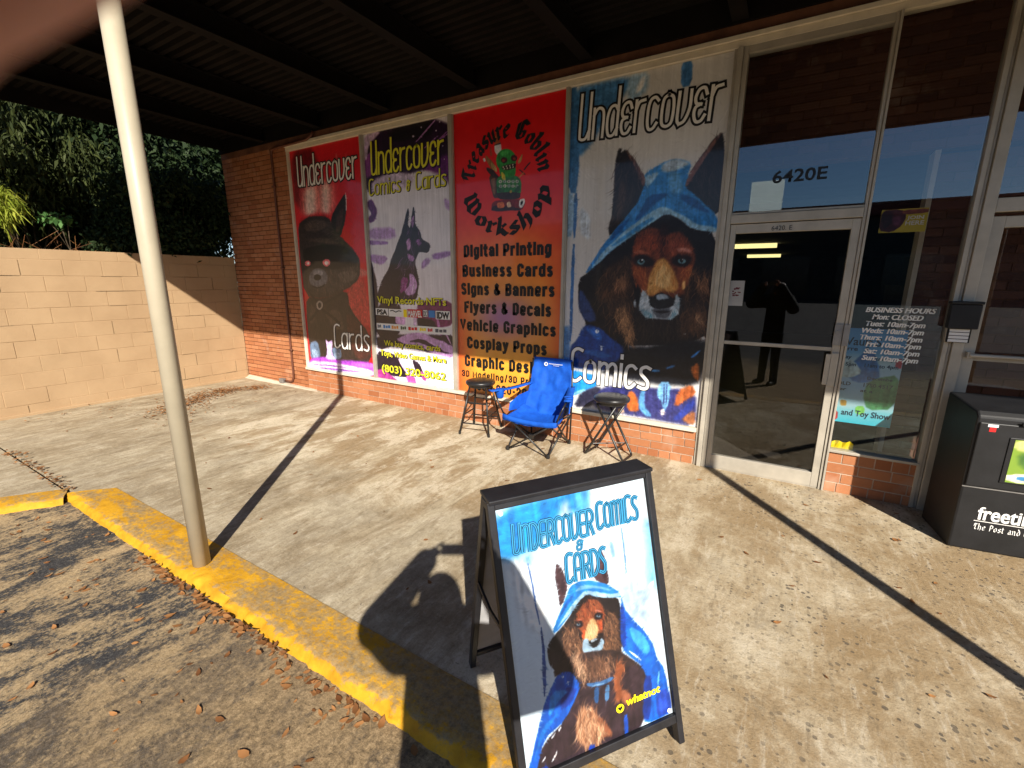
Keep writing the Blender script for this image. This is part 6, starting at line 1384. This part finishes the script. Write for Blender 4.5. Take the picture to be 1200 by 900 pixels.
bd.limb([pp(.02,HB+.02,1.50),pp(.02,HB+.02,1.38)],[.055,.06])
bd.limb([pp(.02,HB,1.36),pp(.02,HB,.95)],[.12,.13],(1.2,.8,1))
bd.limb([SL,EL],[.052,.042]); bd.limb([EL,HL],[.040,.026]); bd.limb([SR,ER],[.052,.042]); bd.limb([ER,HR],[.040,.026])
for s in (-1,1): bd.limb([pp(.02+.09*s,HB,.88),pp(.02+.10*s,HB-.01,.42),pp(.02+.11*s,HB,GZ+.08)],[.082,.056,.040])
def hand(W,k,palm,side):
    """palm from the wrist W to the knuckles; finger chains listed in lens space"""
    bd.limb([W,palm],[.026,.026],(1,1,1)); 
    for ch_ in k: bd.limb([cp(*q) for q in ch_],[.0095]+[.0086]*(len(ch_)-2)+[.0068])
# left hand: index finger strays across the corner of the lens, the others hold the phone edge
hand(HL,[[(-.062,-.012,-.030),(-.048,-.004,-.004),(-.0311,.00635,.0085),(-.0073,.0199,.0105)],
 [(-.066,-.026,-.030),(-.054,-.028,.0),(-.036,-.034,.010),(-.026,-.038,.010)],[(-.066,-.040,-.030),(-.056,-.044,-.002),(-.040,-.050,.009),(-.028,-.054,.009)],[(-.064,-.052,-.030),(-.054,-.058,-.004),(-.040,-.064,.006)],
 [(-.070,-.010,-.044),(-.050,.006,-.040),(-.026,.004,-.024)]],cp(-.068,-.026,-.032),-1)
hand(HR,[[(.158,-.004,-.032),(.156,.018,-.012),(.135,.026,-.002),(.112,.027,-.004)],
 [(.160,-.022,-.030),(.152,-.026,-.0),(.132,-.030,.010),(.118,-.032,.010)],[(.160,-.038,-.030),(.152,-.044,-.0),(.134,-.050,.009),(.122,-.052,.009)],[(.158,-.050,-.030),(.150,-.058,-.004),(.136,-.064,.006)],
 [(.160,-.010,-.046),(.142,-.004,-.040),(.120,-.010,-.024)]],cp(.160,-.026,-.033),1)
bd.build('person_body',M['skin'],pr_,.0042,5)
hr=Flesh(); hr.ball(hc+Vector((0,0,.02))-fh*.02,.135,(.92,.95,1.08)); hr.limb([hc-fh*.06,pp(.02,HB+.10,1.40),pp(.02,HB+.11,1.25)],[.085,.075,.05],(1.1,.7,1)); 
for s in (-1,1): hr.limb([hc+rh*.08*s-fh*.01,pp(.02+.085*s,HB+.05,1.42)],[.05,.05])
hair=hr.build('hair',M['hair'],pr_,.012,4)
# keep the face free: cut the hair back from the front
cut=MB(); c0=hc+fh*.135-base-Vector((0,0,.045)); ax,ay,az=rh*.062,fh*.075,Vector((0,0,.085)); cut.obox(c0,ax,ay,az); 
jk=Flesh(); jk.limb([pp(.02,HB,1.37),pp(.02,HB,.84)],[.135,.145],(1.22,.85,1)); jk.limb([SL+Vector((0,0,.04)),pp(.02,HB,1.46),SR+Vector((0,0,.04))],[.10,.115,.10]); jk.limb([SL,EL],[.115,.092]); jk.limb([EL,EL.lerp(HL,.86)],[.098,.074]); jk.limb([SR,ER],[.115,.092]); jk.limb([ER,ER.lerp(HR,.86)],[.098,.074]); jk.limb([pp(.02,HB,1.40),pp(.02,HB+.01,1.44)],[.085,.075])
jk.build('jacket',M['jacket'],pr_,.012,4)
tz=Flesh(); tz.limb([pp(.02,HB,.95),pp(.02,HB,.80)],[.125,.13],(1.2,.85,1))
for s in (-1,1): tz.limb([pp(.02+.085*s,HB,.84),pp(.02+.10*s,HB-.01,.42),pp(.02+.11*s,HB,GZ+.06)],[.098,.074,.064])
tz.build('trousers',M['trouser'],pr_,.014,4)
for s in (-1,1):
    f=Flesh(); f.limb([pp(.02+.11*s,HB+.05,GZ+.045),pp(.02+.13*s,HB-.17,GZ+.038)],[.046,.038],(1,1,.95)); f.build('shoe',M['shoe'],pr_,.01,3)
